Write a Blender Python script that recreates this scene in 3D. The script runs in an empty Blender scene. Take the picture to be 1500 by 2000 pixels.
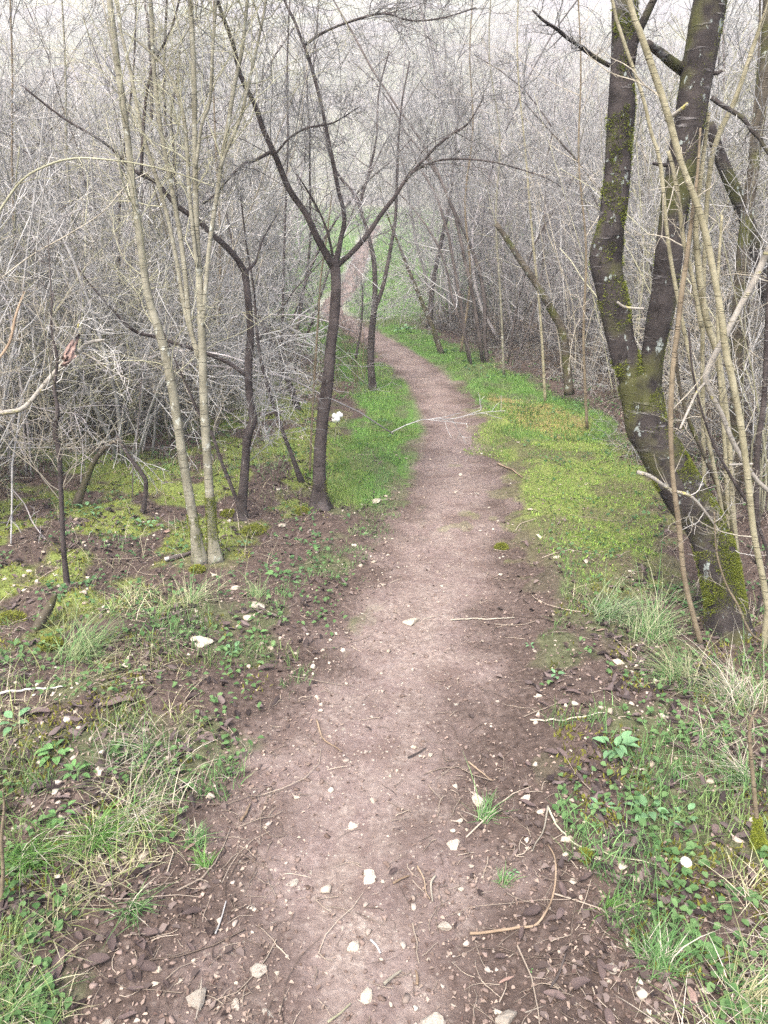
import bpy, bmesh, math, random
import numpy as np
from mathutils import Vector

# ------------------------------------------------------------------ camera, sky, sun, exposure
scn = bpy.context.scene
COL = scn.collection
R = math.radians
CAM_H, PITCH, FPX = 1.6, R(20.0), 1455.0
cam_d = bpy.data.cameras.new("camera")
cam = bpy.data.objects.new("camera", cam_d)
COL.objects.link(cam)
cam.location = (0, 0, CAM_H)
cam.rotation_euler = (R(90) - PITCH, 0, 0)
cam_d.sensor_fit = 'VERTICAL'
cam_d.sensor_height = 24.0
cam_d.lens = 24.0 * FPX / 2000.0
cam_d.clip_start, cam_d.clip_end = 0.05, 1000
scn.camera = cam

SUN_EL, SUN_AZ = R(58), R(205)
w = bpy.data.worlds.new("World")
scn.world = w
w.use_nodes = True
wn = w.node_tree
wn.nodes.clear()
sky = wn.nodes.new('ShaderNodeTexSky')
sky.sky_type = 'NISHITA'
sky.sun_disc = False
sky.sun_elevation = SUN_EL
sky.sun_rotation = SUN_AZ
sky.air_density, sky.dust_density, sky.ozone_density = 1.0, 5.0, 0.6
hs = wn.nodes.new('ShaderNodeHueSaturation')
hs.inputs['Saturation'].default_value = 1.0
bg = wn.nodes.new('ShaderNodeBackground')
bg.inputs['Strength'].default_value = 0.15
wo = wn.nodes.new('ShaderNodeOutputWorld')
wn.links.new(sky.outputs[0], hs.inputs['Color'])
wn.links.new(hs.outputs[0], bg.inputs['Color'])
wn.links.new(bg.outputs[0], wo.inputs['Surface'])

sun_d = bpy.data.lights.new("sun", 'SUN')
sun_d.energy = 1.2
sun_d.angle = R(28)
sun_d.color = (1.0, 0.995, 0.985)
sun = bpy.data.objects.new("sun", sun_d)
COL.objects.link(sun)
sdir = Vector((math.sin(SUN_AZ) * math.cos(SUN_EL), math.cos(SUN_AZ) * math.cos(SUN_EL), math.sin(SUN_EL)))
sun.rotation_euler = sdir.to_track_quat('Z', 'Y').to_euler()
sun.location = (0, -5, 20)

scn.view_settings.view_transform = 'Standard'
scn.view_settings.look = 'None'
scn.view_settings.use_curve_mapping = False
scn.view_settings.exposure = 1.7
scn.view_settings.gamma = 1
scn.render.engine = 'CYCLES'
scn.cycles.use_denoising = False
scn.cycles.max_bounces = 6
scn.cycles.diffuse_bounces = 3
scn.cycles.glossy_bounces = 1
scn.cycles.transmission_bounces = 2
scn.cycles.volume_bounces = 1
scn.cycles.transparent_max_bounces = 4

rng = np.random.default_rng(7)
random.seed(7)

# ------------------------------------------------------------------ numpy noise
def _h(ix, iy, s):
    n = (ix.astype(np.int64) * 374761393 + iy.astype(np.int64) * 668265263 + s * 982451653) & 0xFFFFFFFF
    n = ((n ^ (n >> 13)) * 1274126177) & 0xFFFFFFFF
    n = n ^ (n >> 16)
    return (n & 0xFFFFFF) / float(0xFFFFFF)

def vn(x, y, s=0):
    x = np.asarray(x, float); y = np.asarray(y, float)
    ix, iy = np.floor(x), np.floor(y)
    fx, fy = x - ix, y - iy
    fx = fx * fx * fx * (fx * (fx * 6 - 15) + 10); fy = fy * fy * fy * (fy * (fy * 6 - 15) + 10)
    a, b = _h(ix, iy, s), _h(ix + 1, iy, s)
    c, d = _h(ix, iy + 1, s), _h(ix + 1, iy + 1, s)
    return (a * (1 - fx) + b * fx) * (1 - fy) + (c * (1 - fx) + d * fx) * fy      # 0..1

def fbm(x, y, s=0, o=4, g=.5):
    t, a, n = 0, 1.0, 0
    for i in range(o):
        t = t + a * vn(x * 2 ** i + 17.3 * i, y * 2 ** i - 9.1 * i, s + i); n += a; a *= g
    return t / n

# ------------------------------------------------------------------ terrain
_ty = np.linspace(-20, 320, 3401)
_sl = np.interp(_ty, [-20, 15, 20, 40, 58, 90, 320], [0, 0, .135, .15, .30, .36, .36])
_tz = np.concatenate([[0], np.cumsum((_sl[1:] + _sl[:-1]) / 2 * np.diff(_ty))])

def hm(x, y):
    return np.interp(y, _ty, _tz) + np.clip((np.asarray(y) - 30) / 40, 0, 1) * 3.0 * (fbm(np.asarray(x) / 30., np.asarray(y) / 30., 5, 2) - .5)

def ray(px, py):
    u, v = (px - 750) / FPX, (1000 - py) / FPX
    c, s = math.cos(PITCH), math.sin(PITCH)
    return np.array([u, c + v * s, -s + v * c])

def P(px, py, Y):                      # the point at depth Y seen at photo pixel px, py
    d = ray(px, py)
    return np.array([0, 0, CAM_H]) + d * (Y / d[1])

def G(px, py):                         # the ground point seen at photo pixel px, py
    d = ray(px, py)
    t = 0.5
    for i in range(4000):
        p = np.array([0, 0, CAM_H]) + d * t
        if p[2] <= hm(p[0], p[1]):
            break
        t *= 1.004
    return p

# path centre line and half widths (world)
_pp = [(690, 2300, 500), (682, 2000, 480), (690, 1700, 450), (715, 1500, 410), (788, 1300, 315), (825, 1200, 275), (858, 1100, 245),
       (880, 1000, 205), (887, 930, 168), (889, 880, 135), (884, 840, 118), (868, 800, 106), (848, 760, 98), (825, 728, 90), (797, 702, 84),
       (765, 680, 78), (730, 659, 70), (698, 641, 62), (670, 625, 54), (651, 612, 48), (646, 600, 46), (655, 586, 44), (674, 566, 42), (690, 543, 38), (699, 515, 34), (708, 488, 30), (718, 463, 27), (735, 440, 24)]
PL = np.array([G(a, b)[:2] for a, b, c in _pp])
PW = np.array([min(.43, c / 2 / FPX * (G(a, b)[1] * math.cos(PITCH) + 1.6 * math.sin(PITCH))) for a, b, c in _pp])
PW = PW * np.where(PL[:, 1] > 2.2, .9, .97)
PL = np.vstack([[PL[0, 0], -4], PL]); PW = np.concatenate([[PW[0]], PW])

def path_d(x, y):                      # signed distance to the edge of the path (negative on it)
    x = np.asarray(x, float); y = np.asarray(y, float)
    best = np.full(x.shape, 1e9)
    for i in range(len(PL) - 1):
        a, b = PL[i], PL[i + 1]
        ab = b - a
        t = np.clip(((x - a[0]) * ab[0] + (y - a[1]) * ab[1]) / (ab @ ab), 0, 1)
        d = np.hypot(x - a[0] - t * ab[0], y - a[1] - t * ab[1]) - (PW[i] * (1 - t) + PW[i + 1] * t)
        best = np.minimum(best, d)
    return best

def sstep(a, b, x):
    t = np.clip((x - a) / float(b - a), 0, 1)
    return t * t * (3 - 2 * t)

def H(x, y, pd=None):
    x = np.asarray(x, float); y = np.asarray(y, float)
    if pd is None: pd = path_d(x, y)
    off = sstep(-.05, .45, pd)
    near = np.clip(1.4 - y / 14., 0, 1)
    z = hm(x, y) - .025 * (1 - off)
    z = z + off * (.10 * (fbm(x / .9, y / .9, 11, 3) - .5) + .05 * (fbm(x / .16, y / .16, 23, 3) - .5)) * near
    cl = fbm(x / .035, y / .035, 31, 3)
    rough = .25 + .75 * sstep(.35, .6, fbm(x / .35, y / .35, 37, 2))
    z = z + near * (.008 + .014 * sstep(-.25, .1, pd)) * (cl - .5) * rough + near * .02 * (fbm(x / .3, y / .5, 41, 2) - .5)
    return z

# ------------------------------------------------------------------ ground zones, drawn on the photograph and laid on the ground
def inpoly(x, y, poly):
    r = np.zeros(np.shape(x), bool)
    n = len(poly)
    for i in range(n):
        x1, y1 = poly[i]; x2, y2 = poly[(i + 1) % n]
        if y1 == y2: continue
        c = ((y1 > y) != (y2 > y)) & (x < (x2 - x1) * (y - y1) / (y2 - y1) + x1)
        r ^= c
    return r

def zone(*px): return [tuple(G(a, b)[:2]) for a, b in px]

Z_GREEN = [zone((690, 690), (735, 702), (790, 745), (825, 790), (836, 840), (800, 870), (805, 920), (765, 970), (690, 975), (640, 955), (650, 880), (680, 820), (715, 760), (690, 720)),
           zone((585, 620), (640, 628), (690, 668), (745, 708), (715, 760), (640, 720), (610, 690)),
           zone((720, 628), (800, 632), (880, 672), (990, 725), (1110, 785), (1230, 860), (1130, 870), (1000, 850), (950, 800), (900, 750), (850, 715), (780, 680))]
Z_MOSS = [zone((930, 800), (1050, 790), (1200, 870), (1290, 960), (1290, 1060), (1250, 1150), (1130, 1110), (1010, 1085), (995, 960), (960, 860)),
          zone((620, 840), (700, 850), (690, 975), (610, 960))]
Z_TAN = [zone((940, 765), (1050, 785), (1150, 830), (1120, 868), (1010, 830))]
Z_MOSSL = [zone((-300, 950), (200, 800), (480, 720), (640, 750), (660, 880), (620, 1000), (480, 1020), (440, 1090), (350, 1080), (250, 1170), (100, 1250), (-300, 1320))]
Z_LEFT = [zone((-300, 1330), (150, 1200), (330, 1140), (480, 1200), (590, 1310), (540, 1420), (470, 1520), (380, 1600), (270, 1740), (140, 1880), (60, 2000), (-100, 2300), (-300, 2300))]
Z_RIGHT = [zone((1080, 1120), (1250, 1140), (2300, 1280), (3000, 2300), (1380, 2300), (1300, 2000), (1180, 1800), (1130, 1560), (1070, 1400), (1050, 1250))]
Z_EDGE = [zone((770, 900), (840, 950), (770, 1080), (690, 1250), (560, 1330), (480, 1240), (560, 1120), (680, 1000))]

def inz(x, y, zs, amp=.12, soft=1):
    x = np.asarray(x, float); y = np.asarray(y, float)
    acc = np.zeros(x.shape)
    for k in range(soft):
        sc = .22 + .1 * np.clip(y / 10, 0, 1)
        a = amp * (1 + y / 9.) * (.5 + .9 * k / max(1, soft - 1) if soft > 1 else 1)
        qx = x + a * 2 * (fbm(x / sc, y / sc, 61 + k, 3) - .5)
        qy = y + a * 3 * (fbm(x / sc, y / sc, 71 + k, 3) - .5)
        m = np.zeros(x.shape, bool)
        for z in zs: m |= inpoly(qx, qy, z)
        acc += m
    return acc / soft

def meadow(x, y, pd):
    return sstep(15, 18, y) * sstep(40, 30, y + 8 * (fbm(x / 6., y / 6., 81, 2) - .5)) * sstep(.0, .25, pd + .2 * (fbm(x / .4, y / .4, 80, 2) - .5))

# ------------------------------------------------------------------ mesh helpers
def fast_mesh(name, verts, faces_list, cols=None, smooth=True, attrs=None):
    """verts (n,3); faces_list: list of int arrays (m,k); cols (n,3) base colours"""
    me = bpy.data.meshes.new(name)
    verts = np.ascontiguousarray(verts, np.float32)
    me.vertices.add(len(verts))
    me.vertices.foreach_set('co', verts.ravel())
    li, ls, lt, pos = [], [], [], 0
    for f in faces_list:
        f = np.asarray(f, np.int32)
        if not len(f): continue
        k = f.shape[1]
        li.append(f.ravel()); ls.append(pos + np.arange(len(f), dtype=np.int32) * k); lt.append(np.full(len(f), k, np.int32))
        pos += f.size
    li, ls, lt = np.concatenate(li), np.concatenate(ls), np.concatenate(lt)
    me.loops.add(len(li)); me.loops.foreach_set('vertex_index', li)
    me.polygons.add(len(ls)); me.polygons.foreach_set('loop_start', ls); me.polygons.foreach_set('loop_total', lt)
    if smooth: me.polygons.foreach_set('use_smooth', np.ones(len(ls), bool))
    if cols is not None:
        a = me.color_attributes.new('col', 'FLOAT_COLOR', 'POINT')
        a.data.foreach_set('color', np.concatenate([cols, np.ones((len(cols), 1))], 1).astype(np.float32).ravel())
    for k, v in (attrs or {}).items():
        a = me.attributes.new(k, 'FLOAT', 'POINT')
        a.data.foreach_set('value', np.asarray(v, np.float32))
    me.update(calc_edges=True)
    return me

def link(name, me, mat=None, parent=None, kind=None, loc=None):
    o = bpy.data.objects.new(name, me)
    COL.objects.link(o)
    if mat is not None and me is not None:
        me.materials.clear(); me.materials.append(mat)
    if parent is not None: o.parent = parent
    if kind: o['kind'] = kind
    if loc is not None: o.location = loc
    return o

def tag(o, label, cat, group=None):
    o['label'] = label; o['category'] = cat
    if group: o['group'] = group
    return o

def thing(name, label, cat, loc, group=None, rz=0):
    o = link(name, None, loc=loc)
    o.empty_display_size = .1
    o.rotation_euler = (0, 0, rz)
    return tag(o, label, cat, group)

def copy_tree(o, parent=None):
    c = o.copy(); COL.objects.link(c)
    if parent is not None: c.parent = parent
    for ch in list(o.children): copy_tree(ch, c)
    return c

def nrm(a): return a / np.maximum(np.linalg.norm(a, axis=-1, keepdims=True), 1e-9)

def tubes(Pt, Rd, sides=3):
    """Pt (N,M,3), Rd (N,M) -> verts, quads"""
    N, M, _ = Pt.shape
    T = np.empty_like(Pt)
    T[:, 1:-1] = Pt[:, 2:] - Pt[:, :-2]; T[:, 0] = Pt[:, 1] - Pt[:, 0]; T[:, -1] = Pt[:, -1] - Pt[:, -2]
    T = nrm(T)
    mean = nrm(Pt[:, -1] - Pt[:, 0])
    ref = np.where(np.abs(mean[:, 2:3]) > .8, np.array([[1., .2, 0]]), np.array([[0, .1, 1.]]))
    U = nrm(np.cross(T, ref[:, None, :]))
    V = np.cross(T, U)
    a = np.arange(sides) * 2 * np.pi / sides
    ring = U[:, :, None, :] * np.cos(a)[None, None, :, None] + V[:, :, None, :] * np.sin(a)[None, None, :, None]
    vs = Pt[:, :, None, :] + ring * Rd[:, :, None, None]
    idx = np.arange(N * M * sides).reshape(N, M, sides)
    q = np.stack([idx[:, :-1], np.roll(idx[:, :-1], -1, 2), np.roll(idx[:, 1:], -1, 2), idx[:, 1:]], -1).reshape(-1, 4)
    return vs.reshape(-1, 3), q

def bundle(groups, sides=3):
    vs, qs, n = [], [], 0
    for Pt, Rd in groups:
        if len(Pt) == 0: continue
        v, q = tubes(Pt, Rd, sides)
        vs.append(v); qs.append(q + n); n += len(v)
    return np.concatenate(vs), np.concatenate(qs)

def catmull(pts, n):
    pts = np.asarray(pts, float)
    if len(pts) == 2:
        t = np.linspace(0, 1, n)[:, None]; return pts[0] * (1 - t) + pts[1] * t
    p = np.vstack([2 * pts[0] - pts[1], pts, 2 * pts[-1] - pts[-2]])
    seg = np.linalg.norm(np.diff(pts[:, :3], axis=0), axis=1); s = np.concatenate([[0], np.cumsum(seg)])
    out = []
    for x in np.linspace(0, s[-1] * .999999, n):
        i = min(np.searchsorted(s, x, side='right') - 1, len(pts) - 2)
        t = (x - s[i]) / max(seg[i], 1e-9)
        a, b, c, d = p[i], p[i + 1], p[i + 2], p[i + 3]
        out.append(.5 * ((2 * b) + (c - a) * t + (2 * a - 5 * b + 4 * c - d) * t * t + (3 * b - a - 3 * c + d) * t ** 3))
    return np.array(out)

def grow(Pt, Rd, k, rg, tr=(.2, 1.), ang=(30, 70), lr=(.3, .6), n=6, up=.15, wander=.22, rr=.55, rmin=.0011, lmin=.05, lmax=9., taper=.4, flat=0.):
    N, M, _ = Pt.shape
    L = np.linalg.norm(np.diff(Pt, axis=1), axis=2).sum(1)
    par = np.repeat(np.arange(N), k); C = len(par)
    t = rg.uniform(tr[0], tr[1], C)
    f = t * (M - 1); i = np.minimum(f.astype(int), M - 2); f = (f - i)[:, None]
    base = Pt[par, i] * (1 - f) + Pt[par, i + 1] * f
    T = nrm(Pt[par, i + 1] - Pt[par, i])
    r0 = Rd[par, i] * (1 - f[:, 0]) + Rd[par, i + 1] * f[:, 0]
    rv = rg.normal(size=(C, 3)); rv[:, 2] *= 1 - flat
    perp = nrm(rv - (rv * T).sum(1, keepdims=True) * T)
    a = np.radians(rg.uniform(ang[0], ang[1], C))[:, None]
    d = nrm(np.cos(a) * T + np.sin(a) * perp + np.array([0, 0, up]))
    ln = np.clip(L[par] * rg.uniform(lr[0], lr[1], C) * (1 - .45 * t), lmin, lmax)
    curl = rg.normal(size=(C, 3)) * wander * .5
    out = np.empty((C, n, 3)); out[:, 0] = base
    for j in range(1, n):
        out[:, j] = out[:, j - 1] + d * (ln / (n - 1))[:, None]
        d = nrm(d + curl + rg.normal(size=(C, 3)) * wander + np.array([0, 0, up * .4]))
    rb = np.maximum(np.minimum(r0 * rr, r0 * .9), rmin)
    rads = np.maximum(rb[:, None] * np.linspace(1, taper, n)[None], rmin * .8)
    return out, rads

# ------------------------------------------------------------------ materials
def new_mat(name):
    m = bpy.data.materials.new(name); m.use_nodes = True
    nt = m.node_tree; nt.nodes.clear()
    out = nt.nodes.new('ShaderNodeOutputMaterial'); b = nt.nodes.new('ShaderNodeBsdfPrincipled')
    b.inputs['Roughness'].default_value = .85
    b.inputs['Specular IOR Level'].default_value = .1
    nt.links.new(b.outputs[0], out.inputs['Surface'])
    return m, nt, b, out

def noise(nt, scale, detail=3, coord='Object', stretch=None, rough=.55):
    tc = nt.nodes.new('ShaderNodeTexCoord'); s = tc.outputs[coord]
    if stretch:
        mp = nt.nodes.new('ShaderNodeMapping'); mp.inputs['Scale'].default_value = stretch
        nt.links.new(s, mp.inputs['Vector']); s = mp.outputs[0]
    n = nt.nodes.new('ShaderNodeTexNoise')
    n.inputs['Scale'].default_value = scale; n.inputs['Detail'].default_value = detail; n.inputs['Roughness'].default_value = rough
    nt.links.new(s, n.inputs['Vector'])
    return n.outputs['Fac']

def ramp(nt, fac, stops):
    r = nt.nodes.new('ShaderNodeValToRGB')
    e = r.color_ramp.elements
    while len(e) > len(stops): e.remove(e[-1])
    while len(e) < len(stops): e.new(1)
    for el, (p, c) in zip(e, stops):
        el.position = p
        el.color = (c, c, c, 1) if isinstance(c, (int, float)) else (*c, 1)
    nt.links.new(fac, r.inputs[0])
    return r.outputs[0]

def mix(nt, fac, a, b, mode='MIX'):
    m = nt.nodes.new('ShaderNodeMix'); m.data_type = 'RGBA'; m.blend_type = mode
    for s, v in ((m.inputs[0], fac), (m.inputs[6], a), (m.inputs[7], b)):
        if hasattr(v, 'links'): nt.links.new(v, s)
        elif isinstance(v, (int, float)): s.default_value = v
        else: s.default_value = (*v, 1)
    return m.outputs[2]

def attr(nt, name, out='Fac'):
    a = nt.nodes.new('ShaderNodeAttribute'); a.attribute_name = name
    return a.outputs[out]

def bump(nt, b, h, strength=.5, dist=.01):
    n = nt.nodes.new('ShaderNodeBump'); n.inputs['Strength'].default_value = strength; n.inputs['Distance'].default_value = dist
    nt.links.new(h, n.inputs['Height']); nt.links.new(n.outputs[0], b.inputs['Normal'])

def rnd(nt, lo, hi):
    oi = nt.nodes.new('ShaderNodeObjectInfo')
    mr = nt.nodes.new('ShaderNodeMapRange')
    mr.inputs['To Min'].default_value = lo; mr.inputs['To Max'].default_value = hi
    nt.links.new(oi.outputs['Random'], mr.inputs['Value'])
    return mr.outputs[0]

def twig_mat(name, c1, c2, var=.3):
    m, nt, b, o = new_mat(name)
    c = ramp(nt, noise(nt, 9., 3), [(.3, c1), (.7, c2)])
    hv = nt.nodes.new('ShaderNodeHueSaturation')
    nt.links.new(rnd(nt, 1 - var, 1 + var), hv.inputs['Value']); nt.links.new(c, hv.inputs['Color'])
    nt.links.new(hv.outputs[0], b.inputs['Base Color'])
    return m

TW_GREY = twig_mat('twig_grey', (.19, .185, .175), (.47, .46, .44))
TW_TAN = twig_mat('twig_tan', (.22, .195, .15), (.46, .42, .34))
TW_DARK = twig_mat('twig_dark', (.045, .037, .034), (.13, .11, .10))
TW_LICHEN = twig_mat('twig_lichen', (.22, .21, .13), (.44, .43, .31))
TW_MAUVE = twig_mat('twig_mauve', (.23, .21, .205), (.44, .41, .405))
TW_BROWN = twig_mat('twig_brown', (.13, .09, .06), (.30, .23, .16))
TW_PALE = twig_mat('twig_pale', (.38, .36, .33), (.56, .54, .50))

def bark_mat(name, dark, light, streak, streak_amt=.5, lichen=None, lichen_amt=.0, moss=0., zs=7.):
    m, nt, b, o = new_mat(name)
    c = ramp(nt, noise(nt, 9, 7, rough=.65), [(.32, dark), (.66, light)])
    dk = tuple(v_ * .55 for v_ in dark)
    c = mix(nt, ramp(nt, noise(nt, 26, 4, stretch=(1, 1, .35)), [(.28, .8), (.42, 0)]), c, dk)
    st = ramp(nt, noise(nt, 10, 3, stretch=(1, 1, zs)), [(.58, 0), (.68, 1)])
    mk = ramp(nt, noise(nt, 5, 2), [(.4, 0), (.6, streak_amt)])
    mm = nt.nodes.new('ShaderNodeMath'); mm.operation = 'MULTIPLY'
    nt.links.new(st, mm.inputs[0]); nt.links.new(mk, mm.inputs[1])
    c = mix(nt, mm.outputs[0], c, streak)
    if moss:
        c = mix(nt, ramp(nt, noise(nt, 4.5, 5), [(.5, 0), (.62, moss)]), c, (.07, .075, .02))
    if lichen:
        c = mix(nt, ramp(nt, noise(nt, 19, 7, stretch=(1.1, 1, .8), rough=.7), [(.62 - lichen_amt * .1, 0), (.65 - lichen_amt * .1, .9)]), c, lichen)
    nt.links.new(c, b.inputs['Base Color'])
    h = mix(nt, .5, noise(nt, 40, 5, stretch=(1, 1, .8)), st)
    bump(nt, b, h, .9, .012)
    return m

BK_PALE = bark_mat('bark_pale', (.15, .14, .10), (.29, .275, .21), (.38, .365, .31), .16, (.42, .43, .37), .3)
BK_DARK = bark_mat('bark_dark', (.028, .022, .021), (.105, .088, .083), (.28, .265, .26), .65, (.45, .45, .42), -.4, 0, 9)
BK_CHERRY = bark_mat('bark_cherry', (.018, .0155, .0145), (.072, .061, .057), (.25, .235, .23), .6, (.28, .315, .29), .1, .7, 6)
BK_MOSSY = bark_mat('bark_mossy', (.05, .042, .032), (.14, .12, .09), (.25, .23, .2), .4, (.42, .46, .40), .2, .9)
BK_SHOOT = bark_mat('bark_shoot', (.21, .19, .115), (.37, .34, .235), (.42, .40, .32), .1)
BK_SHOOTB = bark_mat('bark_shoot_brown', (.14, .11, .075), (.25, .205, .14), (.34, .30, .24), .12)
BK_DEAD = bark_mat('bark_dead', (.22, .20, .17), (.37, .345, .30), (.42, .39, .14), .6, (.44, .40, .12), .2)

def col_mat(name, trans=.3, rough=.6):
    m, nt, b, o = new_mat(name)
    c = attr(nt, 'col', 'Color')
    b.inputs['Roughness'].default_value = rough
    nt.links.new(c, b.inputs['Base Color'])
    if trans:
        t = nt.nodes.new('ShaderNodeBsdfTranslucent'); nt.links.new(c, t.inputs['Color'])
        ms = nt.nodes.new('ShaderNodeMixShader'); ms.inputs[0].default_value = trans
        nt.links.new(b.outputs[0], ms.inputs[1]); nt.links.new(t.outputs[0], ms.inputs[2]); nt.links.new(ms.outputs[0], o.inputs['Surface'])
    return m

M_BLADE = col_mat('blade', .3, .5)
M_MOSS = col_mat('moss_fuzz', .25, .9)
M_LITTER = col_mat('litter', 0, .75)

def stone_mat(name, c1, c2):
    m, nt, b, o = new_mat(name)
    c = ramp(nt, noise(nt, 30, 5), [(.3, c1), (.65, c2)])
    c = mix(nt, ramp(nt, noise(nt, 9, 4), [(.5, 0), (.68, .6)]), c, (.24, .18, .14))
    hv = nt.nodes.new('ShaderNodeHueSaturation')
    nt.links.new(rnd(nt, .75, 1.15), hv.inputs['Value']); nt.links.new(c, hv.inputs['Color'])
    nt.links.new(hv.outputs[0], b.inputs['Base Color'])
    bump(nt, b, noise(nt, 90, 5), .5, .004)
    return m

M_STONE = stone_mat('limestone', (.36, .30, .24), (.56, .50, .41))
M_STONEP = stone_mat('limestone_pale', (.37, .32, .25), (.56, .50, .40))
M_STONEG = stone_mat('limestone_grey', (.26, .23, .19), (.40, .36, .30))

def leaf_mat(name, c1, c2, var=.35, trans=0):
    m, nt, b, o = new_mat(name)
    c = ramp(nt, noise(nt, 60, 3), [(.3, c1), (.7, c2)])
    hv = nt.nodes.new('ShaderNodeHueSaturation')
    nt.links.new(rnd(nt, 1 - var, 1 + var), hv.inputs['Value']); nt.links.new(c, hv.inputs['Color'])
    nt.links.new(hv.outputs[0], b.inputs['Base Color'])
    b.inputs['Roughness'].default_value = .6
    bump(nt, b, noise(nt, 140, 3), .4, .003)
    return m

M_DEADLEAF = leaf_mat('dead_leaf', (.065, .045, .042), (.15, .115, .105))
M_RUSTLEAF = leaf_mat('rust_leaf', (.24, .15, .12), (.44, .32, .27))
M_HERB = leaf_mat('herb_leaf', (.07, .15, .05), (.14, .26, .09), .25)
M_HERBB = leaf_mat('herb_leaf_blue', (.09, .19, .09), (.18, .31, .15), .2)

def ground_mat():
    m, nt, b, o = new_mat('ground_soil')
    big = noise(nt, 3.0, 4); fine = noise(nt, 45, 6, rough=.65); mid = noise(nt, 11, 4)
    soil = ramp(nt, fine, [(.25, (.042, .030, .024)), (.55, (.100, .074, .062)), (.8, (.20, .158, .134))])
    pth = ramp(nt, fine, [(.25, (.122, .088, .079)), (.5, (.200, .151, .136)), (.78, (.31, .252, .230))])
    pth = mix(nt, ramp(nt, mid, [(.42, .0), (.68, .6)]), pth, (.25, .20, .174))
    pth = mix(nt, ramp(nt, noise(nt, 4.5, 5), [(.46, 0), (.66, .75)]), pth, (.135, .097, .082))
    pth = mix(nt, ramp(nt, noise(nt, 1.6, 4), [(.5, 0), (.68, .35)]), pth, (.12, .088, .076))
    # pale grit pressed into the path
    vo = nt.nodes.new('ShaderNodeTexVoronoi'); vo.inputs['Scale'].default_value = 70
    tc = nt.nodes.new('ShaderNodeTexCoord'); nt.links.new(tc.outputs['Object'], vo.inputs['Vector'])
    dots = ramp(nt, vo.outputs['Distance'], [(.22, 1), (.32, 0)])
    sel = ramp(nt, noise(nt, 26, 2), [(.52, 0), (.62, .8)])
    mm = nt.nodes.new('ShaderNodeMath'); mm.operation = 'MULTIPLY'; nt.links.new(dots, mm.inputs[0]); nt.links.new(sel, mm.inputs[1])
    pth = mix(nt, mm.outputs[0], pth, (.46, .40, .33))
    pth = mix(nt, attr(nt, 'grit'), pth, ramp(nt, fine, [(.3, (.17, .135, .115)), (.5, (.26, .21, .18)), (.72, (.46, .40, .34))]))
    c = mix(nt, attr(nt, 'path'), soil, pth)
    gr = ramp(nt, fine, [(.3, (.06, .12, .025)), (.7, (.13, .25, .055))])
    c = mix(nt, attr(nt, 'green'), c, gr)
    ms = ramp(nt, fine, [(.3, (.10, .13, .035)), (.7, (.24, .29, .08))])
    c = mix(nt, attr(nt, 'moss'), c, ms)
    ta = ramp(nt, fine, [(.3, (.16, .12, .045)), (.7, (.32, .26, .11))])
    c = mix(nt, attr(nt, 'tan'), c, ta)
    nt.links.new(c, b.inputs['Base Color'])
    b.inputs['Roughness'].default_value = .95
    h = mix(nt, .35, noise(nt, 120, 6, rough=.7), fine)
    bump(nt, b, h, .85, .011)
    return m
M_GROUND = ground_mat()

def hill_mat():
    m, nt, b, o = new_mat('hill_grass')
    c = ramp(nt, noise(nt, .06, 5), [(.32, (.17, .21, .09)), (.45, (.26, .27, .16)), (.57, (.22, .19, .185)), (.7, (.16, .135, .14))])
    c = mix(nt, .42, c, ramp(nt, noise(nt, 2.6, 6, stretch=(1, .5, .35), rough=.75), [(.36, (.08, .075, .07)), (.5, (.25, .245, .23)), (.62, (.45, .435, .41))]))
    gr = ramp(nt, noise(nt, 2.5, 4), [(.3, (.09, .16, .05)), (.7, (.17, .27, .09))])
    c = mix(nt, attr(nt, 'green'), c, gr)
    nt.links.new(c, b.inputs['Base Color'])
    bump(nt, b, noise(nt, 3, 4), .6, .2)
    return m
M_HILL = hill_mat()

# ------------------------------------------------------------------ the ground: one fan-shaped sheet, cut into ground, path, meadow, hillside
rows = np.concatenate([np.arange(-3.5, .8, .12), np.exp(np.arange(math.log(.8), math.log(9), .0062)), np.exp(np.arange(math.log(9), math.log(30), .012)), np.exp(np.arange(math.log(30), math.log(260), .03))])
uu = np.linspace(-1, 1, 490); uu = uu * (.55 + .45 * uu ** 2)
W = np.maximum(2.6, .8 * np.abs(rows) + 1.3)
GX = uu[None] * W[:, None]; GY = np.repeat(rows[:, None], len(uu), 1)
fx, fy = GX.ravel(), GY.ravel()
pd = path_d(fx, fy)
fz = H(fx, fy, pd)
edge = .16 * (fbm(fx / .22, fy / .22, 91, 3) - .5) * 2
a_path = sstep(.20, -.20, pd + edge * 1.4) * (1 - .0 * fx)
a_green = np.clip(np.maximum(inz(fx, fy, Z_GREEN, .20, 4) * (.45 + .5 * sstep(.34, .5, fbm(fx / .18, fy / .3, 103, 3))), meadow(fx, fy, pd)), 0, 1) * sstep(-.05, .06, pd)
a_green = np.maximum(a_green, .25 * inz(fx, fy, Z_LEFT + Z_RIGHT + Z_EDGE, .15, 3) * sstep(.5, .62, fbm(fx / .3, fy / .3, 95, 3)))
a_moss = inz(fx, fy, Z_MOSS, .26, 4) * (.4 + .5 * sstep(.32, .52, fbm(fx / .3, fy / .3, 97, 3)))
a_moss = np.maximum(a_moss, inz(fx, fy, Z_MOSSL, .22, 3) * sstep(.38, .54, fbm(fx / .28, fy / .28, 98, 3)))
a_grit = .42 * np.exp(-((pd + .33 + .1 * (fbm(fx / .3, fy / .6, 59, 2) - .5)) / .13) ** 2) * sstep(.42, .6, fbm(fx / .16, fy / .22, 57, 4)) + .35 * sstep(.55, .7, fbm(fx / .1, fy / .1, 60, 3)) * (pd < .1)
a_tan = inz(fx, fy, Z_TAN, .10, 3) * .8
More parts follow.
